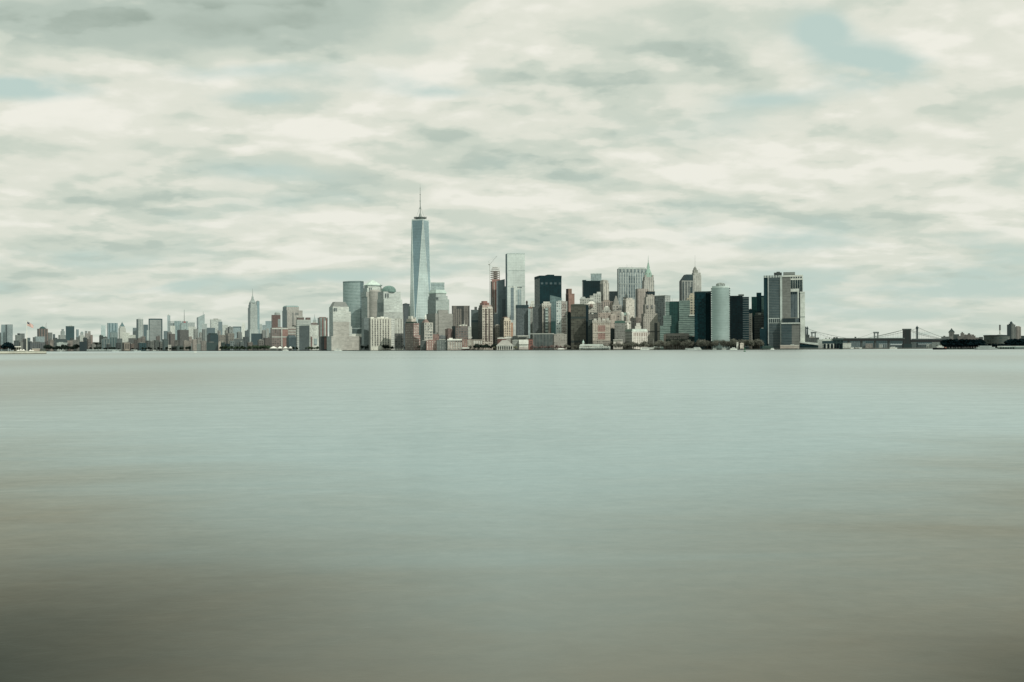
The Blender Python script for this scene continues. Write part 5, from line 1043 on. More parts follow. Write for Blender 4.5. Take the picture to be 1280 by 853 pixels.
b.box('tower', (.0, .30, 0, 1), 424.6, FM(2450, 'p', '#9da59f')); b.box('hall', (.30, 1, 0, 1), 427, FM(2450, 'h', '#8d968f', '#6d7976', fh=5)); b.strip('dark_gallery', 'R', .3, 1, 426.4, 429.4, FA(2450, '#33454a')); b.box('tower_flank', (-.06, .0, .1, 1), 425, FA(2450, '#6d7f80'))
for u in (.50, .74, .96): b.strip('boat_opening', 'R', u - .1, u + .02, 430.4, 436.8, FA(2450, '#1c2529'), .5); b.strip('white_pier', 'R', u + .03, u + .09, 430, 437, FA(2450, '#b6bbb1'), .6)
b.box('white_roof', (.3, .98, .1, .8), 424, FA(2450, '#b9c1b8'), 426.6)
for i, u in enumerate((.5, .72)): b.box('roof_vent', (u, u + .07, .3, .5), 422.4, FA(2450, '#5c6460'), 424.2)
b = G('maritime_building', 'dark green iron ferry house with open arches beside the bridge', 1041, 1053.6, 2440, 40)
b.box('hall', (0, 1, 0, 1), 425.4, FM(2440, 'b', '#2f3d3d', '#222e30')); b.box('roof', (-.02, 1.05, -.02, 1.02), 423.4, FA(2440, '#3b4847'), 425.6); b.windows('R', .05, .95, 430, 436, 3, 1, FA(2440, '#10191c'), .7, .9)
for u in (.05, .3): b.box('roof_house', (u, u + .2, .3, .7), 421.6, FA(2440, '#4a5451'), 423.6)
b = B('power_chimney', 'dark brick power plant with one stout chimney, west of the bridge towers', 1006.8, 1012, 3600)
b.box('plant', (.0, 1, 0, 1), 418.6, FA(3600, '#4a5553')); b.lathe('chimney', .45, .5, [(1.15, 419), (.85, 411.4), (1.4, 411), (1.4, 409.8), (.7, 409.4), (.3, 408)], FA(3600, '#3c4849'), 10)
t('low dark housing blocks behind the ferry terminal', 1008, 1024, 422.4, 3500, 'g', '#5d6664', '#46504f', tanks=1)

# ================================================================== bridges to the east
def at(px, py, D): return Vector((kx(px) * D, D, zat(px, py, D)))
def bridge_part(root, nm, m, mats):
    return m.obj(nm, mats, root)
def cable_pts(a, c, b, n=18):      # parabola through a, sagging to c, up to b
    return [a * (2 * (t - .5) * (t - 1)) + c * (-4 * t * (t - 1)) + b * (2 * t * (t - .5)) for t in [i / n for i in range(n + 1)]]
def span(root, pts, r, mat, deck_z=None, hang=0):
    m = MB()
    for p, q in zip(pts, pts[1:]): m.tube(p - root.location, q - root.location, r, r, 5)
    m.obj('cable', mat, root)
    if hang:
        for p in pts[1:-1]:
            if p.z > deck_z + 1.5:
                m = MB(); m.tube(p - root.location, Vector((p.x, p.y, deck_z)) - root.location, hang, hang, 4); m.obj('suspender', mat, root)
# stone towered bridge
D_ = 3900; sm = FA(D_, '#39423f'); dk = FA(D_, '#333f40'); cb = FA(D_, '#66726d')
br = thing('suspension_bridge', 'old suspension bridge with a massive dark stone tower and a thick dark deck', 'bridge', (kx(1133.5) * D_, D_, 0))
def lb(px, py): return at(px, py, D_) - br.location
def bbox(nm, p0, p1, y1, y0, dy0, dy1, mat, root=br, fn=lb, px_side=0):
    m = MB(); a, b_ = fn(p0, y1), fn(p1, y0); m.box(a.x, b_.x, dy0, dy1, b_.z, a.z, bottom=True); return m.obj(nm, mat, root)
bbox('tower', 1129.4, 1137.8, 412.6, 437, -8, 8, FM(D_, 'v', '#2a3432', '#222c2b', bw=16, fu=.3)); bbox('cornice', 1128.9, 1138.3, 411.2, 412.7, -9, 9, FA(D_, '#434d4a')); bbox('tower_base', 1128.6, 1138.6, 430, 437.4, -10, 10, FA(D_, '#303a39'))
bbox('deck', 1040, 1129.4, 423.6, 426.2, -12, 12, FM(D_, 'v', '#22312f', '#1b2a2c', bw=9)); bbox('deck', 1137.8, 1186, 424.6, 427.8, -12, 12, FM(D_, 'v', '#1f2f33', '#1a282d', bw=9)); bbox('parapet_rail', 1040, 1129.4, 422.9, 423.6, -12.6, -11.6, FA(D_, '#56635f')); bbox('parapet_rail', 1137.8, 1186, 423.6, 424.6, -12.6, -11.6, FA(D_, '#4d5c5a'))
for px in (1060, 1076, 1093, 1110): bbox('approach_pier', px, px + 1.6, 426.2, 437, -6, 6, FA(D_, '#4b5653'))
for dy in (-11, 9):
    off = Vector((0, dy, 0)); dz = at(1100, 423.4, D_).z
    span(br, cable_pts(at(1129.4, 412.4 + (dy > 0) * .4, D_) + off, at(1109, 417.2 + (dy > 0) * 1.0, D_) + off, at(1083, 423.2, D_) + off, 14), .7, cb, dz, .22 if dy < 0 else 0)
    span(br, cable_pts(at(1137.8, 413 + (dy > 0) * .4, D_) + off, at(1156, 418.8 + (dy > 0) * .8, D_) + off, at(1178, 424, D_) + off, 14), .7, cb, dz, .22 if dy < 0 else 0)
bbox('gatehouse', 1068.6, 1070, 421.2, 423.4, -4, 4, FA(D_, '#4b5754'))
# slim steel bridge behind
D2_ = 4700; br2 = thing('suspension_bridge', 'slim steel suspension bridge with a thin ball topped tower', 'bridge', (kx(1146.4) * D2_, D2_, 0))
fn2 = lambda px, py: at(px, py, D2_) - br2.location
s2 = FA(D2_, '#36454a')
m = MB()
bbox('tower', 1145.7, 1147.2, 410, 437, -4, 4, s2, br2, fn2); bbox('tower_head', 1145.3, 1147.6, 409, 411.4, -5, 5, FA(D2_, '#39474b'), br2, fn2)
a = fn2(1146.45, 409); m = MB(); m.lathe(a.x, 0, [(3.6, a.z), (3.2, fn2(1146, 408.3).z), (.8, fn2(1146, 407.8).z), (.3, fn2(1146, 406.6).z)], 8); m.obj('finial', FA(D2_, '#39474b'), br2)
bbox('deck', 1040, 1260, 426.6, 428.6, -14, 14, FM(D2_, 'v', '#4a5d61', '#3f5156', bw=10), br2, fn2)
dz = at(1146, 426.6, D2_).z
for k, (x0, y0, xm, ym, x1, y1) in enumerate(((1146.4, 408.8, 1162.5, 416, 1186, 424.6), (1146.4, 409.2, 1132, 414.8, 1076, 426), (1007, 409.6, 1030, 417.2, 1076, 426))):
    span(br2, cable_pts(at(x0, y0, D2_), at(xm, ym, D2_), at(x1, y1, D2_), 16), .75, FA(D2_, '#7b8782'), dz, .22)
bbox('tower', 1004, 1007.4, 408.6, 437, -4, 4, s2, br2, fn2)
# far lattice tower bridge
D3_ = 6600; br3 = thing('suspension_bridge', 'farthest bridge, two short lattice towers rising behind the others', 'bridge', (kx(1056) * D3_, D3_, 0))
fn3 = lambda px, py: at(px, py, D3_) - br3.location
for c in (1017, 1095.2):
    tw = None
    for s_ in (-2.6, 1.6):
        bbox('tower_leg', c + s_, c + s_ + 1.1, 416.2, 436, -5, 5, FA(D3_, '#66726f'), br3, fn3)
    bbox('tower_portal', c - 3.1, c + 3.2, 415.0, 417, -6, 6, FA(D3_, '#5f6b69'), br3, fn3); bbox('cross_beam', c - 1.5, c + 1.6, 420.2, 420.9, -4, 4, FA(D3_, '#6d7976'), br3, fn3)
bbox('deck', 985, 1180, 428.2, 430.6, -14, 14, FM(D3_, 'v', '#6a7e80', '#5a6e72', bw=16), br3, fn3)
span(br3, cable_pts(at(1020, 415.4, D3_), at(1056, 424.6, D3_), at(1092.5, 415.4, D3_), 20), .8, FA(D3_, '#88938e'))
# sheds and blocks under the decks
def low(label, p0, p1, y, D, sty, c, g_, name='pier_shed', **k): return T(label, p0, p1, y, D, sty, c, g_, name=name, pent=k.pop('pent', .0), **k)
low('white shed beneath the bridge deck beside the green ferry house', 1053.6, 1064, 429.2, 2700, 'b', '#c3c9c0', '#aeb6ae')
low('blue grey waterfront block under the bridge deck, nearest the white shed', 1064, 1082, 427.6, 4250, 'g', '#5f7376', '#526468')
low('reddish brick warehouse below the lattice tower', 1082, 1091, 429.8, 4200, 'g', '#8d8a83', '#7a6f69', name='warehouse')
low('blue teal tower block below the lattice tower', 1090.6, 1098.6, 428.6, 4250, 'v', '#4f666b', '#455a60', name='warehouse')
low('small pale warehouse under the deck east of the teal block', 1098.6, 1102.6, 430.6, 4200, 'g', '#a5ada6', '#7f8a86', name='warehouse')
low('striped grey warehouse row under the deck', 1103, 1113, 430.4, 4220, 'v', '#7b8a8a', '#596c70', name='warehouse', bw=9)
low('dark waterfront row ending at the stone bridge tower', 1113, 1129, 431.6, 4230, 'v', '#4a5d61', '#405258', name='warehouse')
low('grey block just past the stone bridge tower', 1138.4, 1145.4, 428.4, 4230, 'v', '#5d6b69', '#4c5a5b', name='warehouse')
low('dark shed row east of the slim steel tower', 1147.6, 1158, 431, 4230, 'g', '#4a5858', '#3c4a4c', name='warehouse')
low('pale low shed under the eastern end of the deck', 1158, 1166, 430.2, 4220, 'b', '#a2aaa3', '#7a8683', name='warehouse')
low('grey concrete block at the eastern bridge end', 1165, 1181, 428, 4200, 'g', '#7d8883', '#69756f', name='warehouse')
# ================================================================== the far eastern borough
b = B('clock_tower_building', 'pale clock tower building with a dark pyramid roof east of the bridges', 1176.6, 1193.6, 4500)
b.box('block', (0, .62, 0, 1), 421, FM(4500, 'h', '#7f8984', '#6a7773')); b.box('tower', (.56, .96, .05, .6), 415.8, FM(4500, 'v', '#a7a89e', '#8b8d86')); b.box('cornice', (.53, .99, .02, .63), 415.2, FA(4500, '#8f918a'), 416.2); b.pyramid('roof', (.52, 1.0, .0, .66), 415.2, 411.4, FA(4500, '#48514f'), .12); b.box('lantern', (.72, .80, .25, .4), 410.8, FA(4500, '#4a5452'), 411.6)
b.strip('clock_face', 'R', .68, .85, 417, 419.4, FA(4500, '#757b76'), -.05 * b.L + .5); b.box('roof_house', (.15, .3, .2, .5), 420, FA(4500, '#69736f'), 421)
low('dark peaked block directly east of the clock tower', 1191.6, 1199, 418.2, 4450, 'g', '#55625e', '#47534f', name='apartment_building')
for i, (p0, p1, y, c) in enumerate(((1197, 1202, 420.2, '#8d8780'), (1200.6, 1205.4, 416.8, '#9a9389'), (1204.4, 1209, 419, '#8f857c'), (1208.4, 1214.6, 418.4, '#94887e'), (1213.4, 1219.4, 420, '#a3968a'), (1218.6, 1224, 422.2, '#9d9388'), (1224, 1228.8, 421.6, '#5d635f'))):
    lb_ = ['low tan block at the start of the brownstone cluster', 'highest stepped tan block of the brownstone cluster', 'rosy block with a flat roof in the middle of the cluster', 'brown block with a dark roof hut in the cluster', 'light peach block near the end of the cluster', 'low peach row after the cluster', 'dark end house of the low peach row'][i]
    b = T(lb_, p0, p1, y, 4400 + 20 * (i % 3), 'g', c, '#6b6964', name='apartment_building', pent=0)
    if i in (1, 2, 3, 4): b.box('roof_house', (.25, .7, .2, .7), y - (1.6 if i != 2 else .8), FA(4400, ['', '#8b8a82', '#a0998e', '#454c4a', '#8b7f76'][i]), y)
# round fort on the island
b = B('fort_building', 'round dark stone fort with a flat rim on the wooded island', 1231, 1258.6, 2080)
rr = 13.8; b.lathe('wall', .5, 0.5, [(rr, 437), (rr, 420.4)], FM(2080, 'b', '#4d5752', '#3b4644', fh=6, bw=6), 40); b.lathe('rim', .5, .5, [(rr, 420.4), (rr + .35, 420.2), (rr + .35, 419.2), (rr - 2, 419.0), (rr - 3, 420.6)], FA(2080, '#2f3a3b'), 40)
low('pale low house beside the round fort', 1257.6, 1262.4, 421.2, 2140, 'g', '#8b928b', '#5f6a66', name='house')
b = B('chimney_stack', 'tall white chimney with a dark top behind the round fort', 1248.8, 1251.2, 4300)
b.lathe('stack', .5, .5, [(.95, 425), (.75, 413)], FA(4300, '#b7b7ae'), 10); b.lathe('dark_top', .5, .5, [(.95, 413), (.95, 407), (1.05, 406.9), (1.05, 406.2), (0, 406.1)], FA(4300, '#5d5f5e'), 10); b.lathe('base', .5, .5, [(4, 437), (4, 419), (2, 418.2)], FA(4300, '#9aa49e'), 12)
b = B('apartment_tower', 'dark apartment tower with a domed roof tank at the eastern edge', 1258.8, 1269.4, 4300, 1264.6, alpha=40)
b.box('tower', (0, 1, 0, 1), 405.8, [FM(4300, 'v', '#6d726b', '#545c5a', bw=9), FM(4300, 'v', '#414d4c', '#364244')]); b.box('plant_room', (.2, .8, .2, .8), 404.6, FA(4300, '#4a5250'), 405.8); b.lathe('roof_tank', .45, .45, [(1.6, 404.8), (1.6, 403.4), (.9, 402.2), (0, 401.8)], FA(4300, '#3a4444'), 12)
b = T('tan apartment tower at the eastern edge, lit on its face', 1268.6, 1276.4, 408.8, 4380, 'v', '#a69c90', '#7d7a73', xc=1271, left=('#767872', '#5f6461'), name='apartment_tower', bw=9)
low('small dark block at the far eastern edge', 1276, 1281, 420, 4400, 'g', '#4d5856', '#414c4b', name='apartment_building')
b = G('dock_building', 'long low white dock shed at the foot of the wooded island', 1247, 1290, 1925, 12)
b.box('shed', (0, 1, 0, 1), 433.4, FM(1925, 'h', '#aebbb5', '#92a29d', fh=3)); b.box('roof', (-.01, 1.01, -.1, 1.05), 432.8, FA(1925, '#cfd6cd'), 433.6); b.windows('R', .06, .5, 434.4, 436, 6, 1, FA(1925, '#3a4847'), .6, .9)

# ================================================================== flag island (west)
DI = 1450
def IP(px, z, d=0): return Vector((kx(px) * (DI + d), DI + d, z))
IZ = 3.6
pts = [(kx(-200) * DI, DI), (kx(58) * DI, DI), (kx(57) * (DI + 60), DI + 60), (kx(40) * (DI + 160), DI + 160), (kx(-200) * (DI + 200), DI + 200)]
land('island', pts, IZ - .3, FA(1500, '#8e8f7c'))
sw = thing('sea_wall', 'pale stone sea wall edging the point with the flagpole', 'wall', (0, DI, 0))
m = MB(); m.box(kx(-200) * DI, kx(57.8) * DI, -1.6, .6, .9, IZ, bottom=True); m.obj('wall', FA(1450, '#c3bfac'), sw)
m = MB(); m.box(kx(-200) * DI, kx(57.9) * DI, -1.9, .6, -1.5, .9, bottom=True); m.obj('tide_line', FA(1450, '#3c3f37'), sw)
m = MB(); m.box(kx(-200) * DI, kx(57.9) * DI, -1.9, .9, IZ, IZ + .45, bottom=True); m.obj('coping', FA(1450, '#d3cebb'), sw)
fp = thing('flagpole', 'tall white flagpole standing on the stone edged point', 'flagpole', IP(33.6, IZ - .3, 14))
H_ = zat(33.6, 401.6, DI + 14) - (IZ - .3)
m = MB(); m.tube((0, 0, 0), (0, 0, H_), .55, .28, 8); m.obj('pole', FA(1450, '#dcd8c8'), fp)
m = MB(); m.lathe(0, 0, [(.01, H_), (.5, H_ + .2), (.5, H_ + .7), (0, H_ + 1)], 8); m.obj('finial', FA(1450, '#b9b08a'), fp)
m = MB(); m.lathe(0, 0, [(1.6, -.2), (1.6, .5), (1.0, .9), (.5, 1.0)], 12); m.obj('base', FA(1450, '#bdb8a6'), fp)
def flag_material():
    m, nt, out = mat_new('flag_cloth')
    uv = nt.nodes.new('ShaderNodeUVMap'); uv.uv_map = 'UVMap'
    sx = nt.nodes.new('ShaderNodeSeparateXYZ'); nt.links.new(uv.outputs[0], sx.inputs[0])
    u, v = S(nt, sx.outputs[0]), S(nt, sx.outputs[1])
    red = (v * 6.5).m('FRACT').m('LESS_THAN', .5)
    c = mixc(nt, red, hexlin('#d9d3c6'), hexlin('#a8625c'))
    canton = u.m('LESS_THAN', .40) * v.m('GREATER_THAN', 6 / 13)
    su, sv = (u * 15.0).m('FRACT') - .5, ((v - 6 / 13) * 9.3).m('FRACT') - .5
    star = (su * su + sv * sv).m('LESS_THAN', .05)
    c = mixc(nt, canton, c, mixc(nt, star, hexlin('#1d2740'), hexlin('#d9d7d0')))
    b_ = nt.nodes.new('ShaderNodeBsdfDiffuse'); nt.links.new(c, b_.inputs[0]); nt.links.new(b_.outputs[0], out.inputs[0])
    return m
fl = bpy.data.meshes.new('flag'); nx, ny = 18, 13; fw, fh_ = 9.6, 6.4; vs, fs, uvs = [], [], []
for j in range(ny + 1):
    for i in range(nx + 1):
        u, v = i / nx, j / ny
        drop = -3.4 * u ** 1.15
        vs.append((u * fw * .93, .5 * math.sin(u * 7.5 + v * 1.2) * u, v * fh_ * (1 - .28 * u) + drop + .3 * math.sin(u * 6) * u))
for j in range(ny):
    for i in range(nx):
        a = j * (nx + 1) + i; fs.append((a, a + 1, a + nx + 2, a + nx + 1)); uvs += [(i / nx, j / ny), ((i + 1) / nx, j / ny), ((i + 1) / nx, (j + 1) / ny), (i / nx, (j + 1) / ny)]
fl.from_pydata(vs, [], fs); ul = fl.uv_layers.new(name='UVMap'); ul.data.foreach_set('uv', [c for q in uvs for c in q]); fl.materials.append(flag_material())
fo = bpy.data.objects.new('flag', fl); COL.objects.link(fo); fo.location = IP(33.6, IZ + H_ - 7.2, 14) + Vector((.5, 0, 0)); tag(fo, 'stars and stripes flag drooping in the wind from the tall white pole', 'flag')
# small structures on the point
b = G('visitor_shelter', 'low open shelter with a flat white roof beside the dark bush', 17, 26.4, DI + 40, 8)
b.box('roof', (0, 1, 0, 1), 433.2, FA(1490, '#d5d2c4'), 434.2); b.box('back_wall', (.05, .95, .7, .9), 434.2, FA(1490, '#7d7d72'))
for u in (.03, .35, .65, .94): b.box('post', (u, u + .03, .05, .2), 434.2, FA(1490, '#b5b2a5'))
wt = None
for i, (px, s_, h_) in enumerate(((22.8, 1.7, 2.2), (26.0, 1.8, 2.9), (29.6, 2.0, 2.7), (38.2, 2.0, 2.2), (41.2, 1.4, 1.6))):
    ct = IP(px, IZ - .3, 18 + i); w = thing('marquee_tent', 'small white peaked tent on the stone edged point by the flagpole', 'tent', ct, 0, 'white tents by the flagpole')
    m = MB(); q0 = [(-s_, -s_), (s_, -s_), (s_, s_), (-s_, s_)]; m.prism(q0, h_ * .6, [(.08 * x, .08 * y) for x, y in q0], h_ + .9, 0, 0); m.obj('canopy', FA(1470, '#dedbd0'), w)
    for x, y in q0: m = MB(); m.tube((x * .94, y * .94, -.1), (x * .94, y * .94, h_ * .62), .1, .1, 5); m.obj('pole', FA(1470, '#a5a498'), w)
    m = MB(); m.box(-s_ * .9, s_ * .9, s_ * .85, s_ * .92, 0, h_ * .6, bottom=True); m.obj('side_wall', FA(1470, '#cfcabd'), w)
b = G('low_wall', 'low brown brick parapet on the point east of the flagpole', 40, 50, DI + 50, 3); b.box('wall', (0, 1, 0, 1), 436.4, FA(1500, '#a39687')); b.box('coping', (-.01, 1.01, -.1, 1.1), 436.0, FA(1500, '#bdb5a6'), 436.5)
b = G('low_wall', 'low dark green kiosk row at the end of the point', 50, 57, DI + 50, 3); b.root.name = 'kiosk'; b.box('kiosk_body', (0, 1, 0, 1), 436.8, FA(1500, '#4d5750')); b.box('roof', (-.01, 1.01, -.1, 1.1), 436.4, FA(1500, '#5d675f'), 436.9)

# ================================================================== trees
def leaf_mat(c, D, nm):
    m, nt, out = mat_new(nm)
    geo = nt.nodes.new('ShaderNodeNewGeometry'); oi = nt.nodes.new('ShaderNodeObjectInfo')
    n1 = noise(nt, geo.outputs['Position'], .22, 3, .6)
    f = (n1 - .5) * 1.3 + (S(nt, oi.outputs['Random']) - .5) * .5 + 1.0
    sc = nt.nodes.new('ShaderNodeVectorMath'); sc.operation = 'SCALE'; sc.inputs[0].default_value = albedo(c, D, 1.0); nt.links.new(f.k, sc.inputs['Scale'])
    d = nt.nodes.new('ShaderNodeBsdfDiffuse'); nt.links.new(sc.outputs[0], d.inputs[0])
    em = nt.nodes.new('ShaderNodeEmission'); em.inputs[0].default_value = (*HAZE, 1)  # haze put on the crowns as a faint surface glow
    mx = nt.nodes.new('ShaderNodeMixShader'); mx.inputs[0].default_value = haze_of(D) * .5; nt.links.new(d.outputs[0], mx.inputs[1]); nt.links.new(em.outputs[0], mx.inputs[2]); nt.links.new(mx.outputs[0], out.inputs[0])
    return m
def tree_proto(seed, h, r, n, leaf, col, D, bare):
    """returns (trunk mesh, crown mesh): a forked trunk with limbs, and a crown of separate twig or leaf clumps"""
    rg = random.Random(seed); m = MB()
    m.tube((0, 0, -.4), (0, 0, h * .36), h * .026, h * .018, 6)
    tips = []
    for i in range(6):
        a = i * 1.05 + rg.uniform(-.3, .3); q = Vector((math.cos(a) * r * .62, math.sin(a) * r * .62, h * rg.uniform(.55, .88)))
        m.tube((0, 0, h * rg.uniform(.26, .35)), q, h * .013, h * .004, 5); tips.append(q)
    tips.append(Vector((0, 0, h * .9))); m.tube((0, 0, h * .35), tips[-1], h * .014, h * .004, 5)
    tr = m.mesh('trunk', [FA(D, '#4b463e')])
    c = MB()
    lobes = [(t, rg.uniform(.40, .62) * r) for t in tips] + [(Vector((rg.uniform(-.5, .5) * r, rg.uniform(-.5, .5) * r, h * rg.uniform(.5, .8))), .45 * r) for _ in range(4)]
    for i in range(n):
        ce, lr = rg.choice(lobes)
        d = Vector((rg.gauss(0, 1), rg.gauss(0, 1), rg.gauss(0, .8))).normalized() * lr * rg.uniform(.35, 1.1)
        p = ce + d
        if p.z < h * .22: continue
        s_ = leaf * rg.uniform(.6, 1.3)
        ax = Vector((rg.uniform(-1, 1), rg.uniform(-1, 1), rg.uniform(-1, 1))).normalized(); bx = ax.orthogonal().normalized()
        if bare: ax = (d.normalized() + ax * .5).normalized(); bx = ax.orthogonal().normalized() * .32; ax = ax * 1.7
        c.face([p - ax * s_ - bx * s_, p + ax * s_ - bx * s_ * .6, p + ax * s_ * 1.1 + bx * s_ * .7, p - ax * s_ * .9 + bx * s_])
    cm_ = c.mesh('crown', [leaf_mat(col, D, 'crown_' + col.strip('#'))])
    return tr, cm_
PROTO = {}
for kind, col, bare in (('bare', '#6b6c5f', True), ('dark', '#2b342f', False), ('green', '#3d4a3c', False), ('budding', '#7c7f5f', True), ('black', '#161f22', False), ('rosy', '#87706a', True)):
    PROTO[kind] = [tree_proto(i * 7 + len(kind), 15, 5.8, 1100 if bare else 520, .50 if bare else .8, col, 2500, bare) for i in range(3)]
def tree(px, D, h, kind, label, group, base=GZ, spread=1.0, name='tree'):
    tr, cm_ = rng.choice(PROTO[kind]); k = h / 15.0
    r_ = thing(name, label, 'tree', (kx(px) * D, D, base), rng.uniform(0, 6.28), group); r_.scale = (k * spread, k * spread, k)
    for nm, me in (('trunk', tr), ('crown', cm_)):
        o = bpy.data.objects.new(nm, me); COL.objects.link(o); o.parent = r_
def row(p0, p1, n, h0, h1, kind, label, group, dD=(14, 60), base=GZ, spread=1.0, D=None):
    for i in range(n):
        px = p0 + (p1 - p0) * (i + rng.uniform(.1, .9)) / n
        tree(px, (D or shore(px)) + rng.uniform(*dD), rng.uniform(h0, h1), kind, label, group, base, spread)
row(822, 868, 24, 17, 23, 'bare', 'bare brown tree in the park below the fort hall and green glass office', 'park trees below the green glass office')
row(868, 952, 42, 17, 24, 'bare', 'bare brown tree in the park below the black and silver harbour towers', 'park trees below the harbour towers')
row(764, 824, 30, 14, 21, 'bare', 'bare brown tree in the park before the customs palace', 'park trees before the customs palace')
row(706, 764, 14, 11, 15, 'bare', 'bare brown tree beside the long white pier house', 'trees around the pier house', (40, 70))
row(664, 708, 20, 8, 13, 'rosy', 'rosy leafless tree before the slate base block', 'rosy trees before the slate base block')
row(588, 622, 14, 10, 17, 'dark', 'dark tree on the esplanade west of the pavilion', 'dark trees west of the pavilion')
row(520, 590, 24, 9, 15, 'bare', 'bare tree on the esplanade before the red brick apartments', 'esplanade trees before the brick apartments', (8, 30))
row(616, 623, 2, 9, 11, 'budding', 'yellow green budding tree just west of the pavilion', 'budding trees by the pavilion', (6, 20)); row(640, 647, 3, 7, 10, 'budding', 'yellow green budding tree just east of the pavilion', 'budding trees by the pavilion eastern side', (6, 20))
row(452, 522, 24, 11, 17, 'dark', 'dark leafy tree along the esplanade under the white bayed apartments', 'esplanade trees under the white apartments', (8, 34))
row(366, 412, 18, 9, 15, 'green', 'grey green tree on the riverside by the two faced office block', 'riverside trees by the office block', (8, 34))
row(274, 340, 27, 11, 20, 'green', 'grey green tree on the riverside west of the white tents', 'riverside trees west of the tents', (10, 40))
row(57, 98, 20, 18, 33, 'dark', 'dark tree on the far river bank below the pale green shed', 'river bank trees by the pale green shed', (8, 60))
row(113, 150, 10, 12, 22, 'dark', 'dark tree on the far river bank west of the vent tower', 'river bank trees west of the vent tower', (40, 90))
row(162, 240, 18, 9, 18, 'dark', 'dark tree on the far river bank east of the vent tower', 'river bank trees east of the vent tower', (60, 120))
row(118, 127, 5, 30, 44, 'dark', 'tall dark tree clump on the western skyline', 'tall trees on the western skyline', (0, 60), D=5150, spread=.8)
# wooded island: one near black mass of trees
wd = []
wv, wf = [], []
for i in range(165):
    px = 1180 + (1296 - 1180) * (i + rng.uniform(0, 1)) / 165
    if 1226 < px < 1261: h, d = rng.uniform(5.5, 9), rng.uniform(8, 60)
    elif i % 3 == 0: h, d = rng.uniform(9, 12), rng.uniform(4, 14)
    else: h, d = rng.uniform(15.2, 18.2), rng.uniform(14, 100)
    D = shore(px) + d; k = h / 15.0; a = rng.uniform(0, 6.28); ca, sa = math.cos(a) * k * 1.3, math.sin(a) * k * 1.3
    for me in rng.choice(PROTO['black']):
        o_ = len(wv); wv += [(v.co.x * ca - v.co.y * sa + kx(px) * D, v.co.x * sa + v.co.y * ca + D, v.co.z * k + GZ) for v in me.vertices]
        wf += [[o_ + q for q in p.vertices] for p in me.polygons]
me = bpy.data.meshes.new('wood'); me.from_pydata(wv, [], wf); me.materials.append(PROTO['black'][0][1].materials[0])
wo_ = bpy.data.objects.new('wood', me); COL.objects.link(wo_); wo_['kind'] = 'stuff'; wo_['label'] = 'dense near black wood covering the eastern island'
# bushes on the flag point
for i, (px, h, d) in enumerate(((7, 13, 40), (9.5, 14, 34), (12, 13, 42), (14.5, 10, 36), (5, 10, 44), (16.2, 7, 40))):
    tree(px, DI + d, h, 'black', 'near black rounded tree on the point with the flagpole', 'dark trees on the flag point', IZ - .3, 1.15)
for px, h in ((-1, 9), (1.2, 10), (3, 9)): tree(px, DI + 60, h, 'rosy', 'reddish bare tree at the western edge of the flag point', 'reddish trees on the flag point', IZ - .3, 1.1)

# ================================================================== boats, buoy, tents, poles
def boat(name, label, px, D, L, beam, tiers, hull='#c9ccc3', deck='#d6d8cf', glass='#4a5759', stripe=None, mast=None, funnel=None, rz=0.0, low_=1.0, cat='boat'):
    """tiers: (from, to, height) fractions of length; built along local x, bow to +x"""
    r = thing(name, label, cat, (kx(px) * D, D, 0), rz)
    n = 8; ol = []
    for i in range(n + 1):
        t = i / n; ol.append((-L / 2 + L * t, -beam / 2 * (1 - max(0, (t - .62) / .38) ** 2)))
    poly = ol + [(x, -y) for x, y in reversed(ol) if abs(y) > 1e-3]
    inner = [(x * .95, y * .82) for x, y in poly]
    m = MB(); m.prism(inner, -.6, poly, low_, 0, 0, bottom=True); m.obj('hull', FA(D, hull), r)
    m = MB(); m.prism(poly, low_, [(x, y) for x, y in poly], low_ + .5, 0, 0); m.obj('gunwale', FA(D, stripe or deck), r)
    z = low_ + .4
    for a, b_, h in tiers:
        x0, x1 = -L / 2 + L * a, -L / 2 + L * b_
        m = MB(); m.box(x0, x1, -beam * .38, beam * .38, z, z + h, bottom=True); c_ = m.obj('cabin', FA(D, deck), r)
        m = MB(); m.box(x0 + .06 * (x1 - x0), x1 - .04 * (x1 - x0), -beam * .385, beam * .385, z + h * .42, z + h * .78, bottom=True); m.obj('window_strip', FA(D, glass), c_)
        m = MB(); m.box(x0 - .3, x1 + .3, -beam * .41, beam * .41, z + h, z + h + .25, bottom=True); m.obj('roof', FA(D, deck), c_)
        z += h + .22
    if mast: m = MB(); m.tube((mast[0] * L, 0, z - .2), (mast[0] * L, 0, z + mast[1]), .18, .1, 5); m.obj('mast', FA(D, '#8a8f88'), r)
    if funnel: m = MB(); m.lathe(funnel[0] * L, 0, [(1.1, z - .4), (1.0, z + funnel[1]), (0, z + funnel[1])], 10); m.obj('funnel', FA(D, funnel[2]), r)
    return r
boat('motor_boat', 'tiny white motor boat alone on the water below the long pier sheds', 244, 1900, 5.4, 2.2, ((.25, .7, 1.1),), rz=.3, low_=.8)
boat('motor_boat', 'small white boat at the bank below the pale green shed', 76, 4560, 9, 4, ((.2, .8, 3.6),), rz=.2, low_=1.6)
boat('ferry_boat', 'white ferry lying before the white tents', 357, 3560, 22, 7, ((.1, .85, 2.6), (.3, .7, 2)), rz=.05, low_=1.4)
boat('yacht', 'white yacht with a raked cabin under the mansard topped tower', 422.6, 3180, 24, 7, ((.1, .8, 2.6), (.25, .6, 2.2)), rz=.1, low_=1.8, mast=(.0, 4))
boat('ferry_boat', 'long white ferry moored before the customs park, dark windows along its side', 814, 2525, 56, 11, ((.02, .62, 4.4), (.62, .97, 2.6)), hull='#b9beb5', low_=1.6)
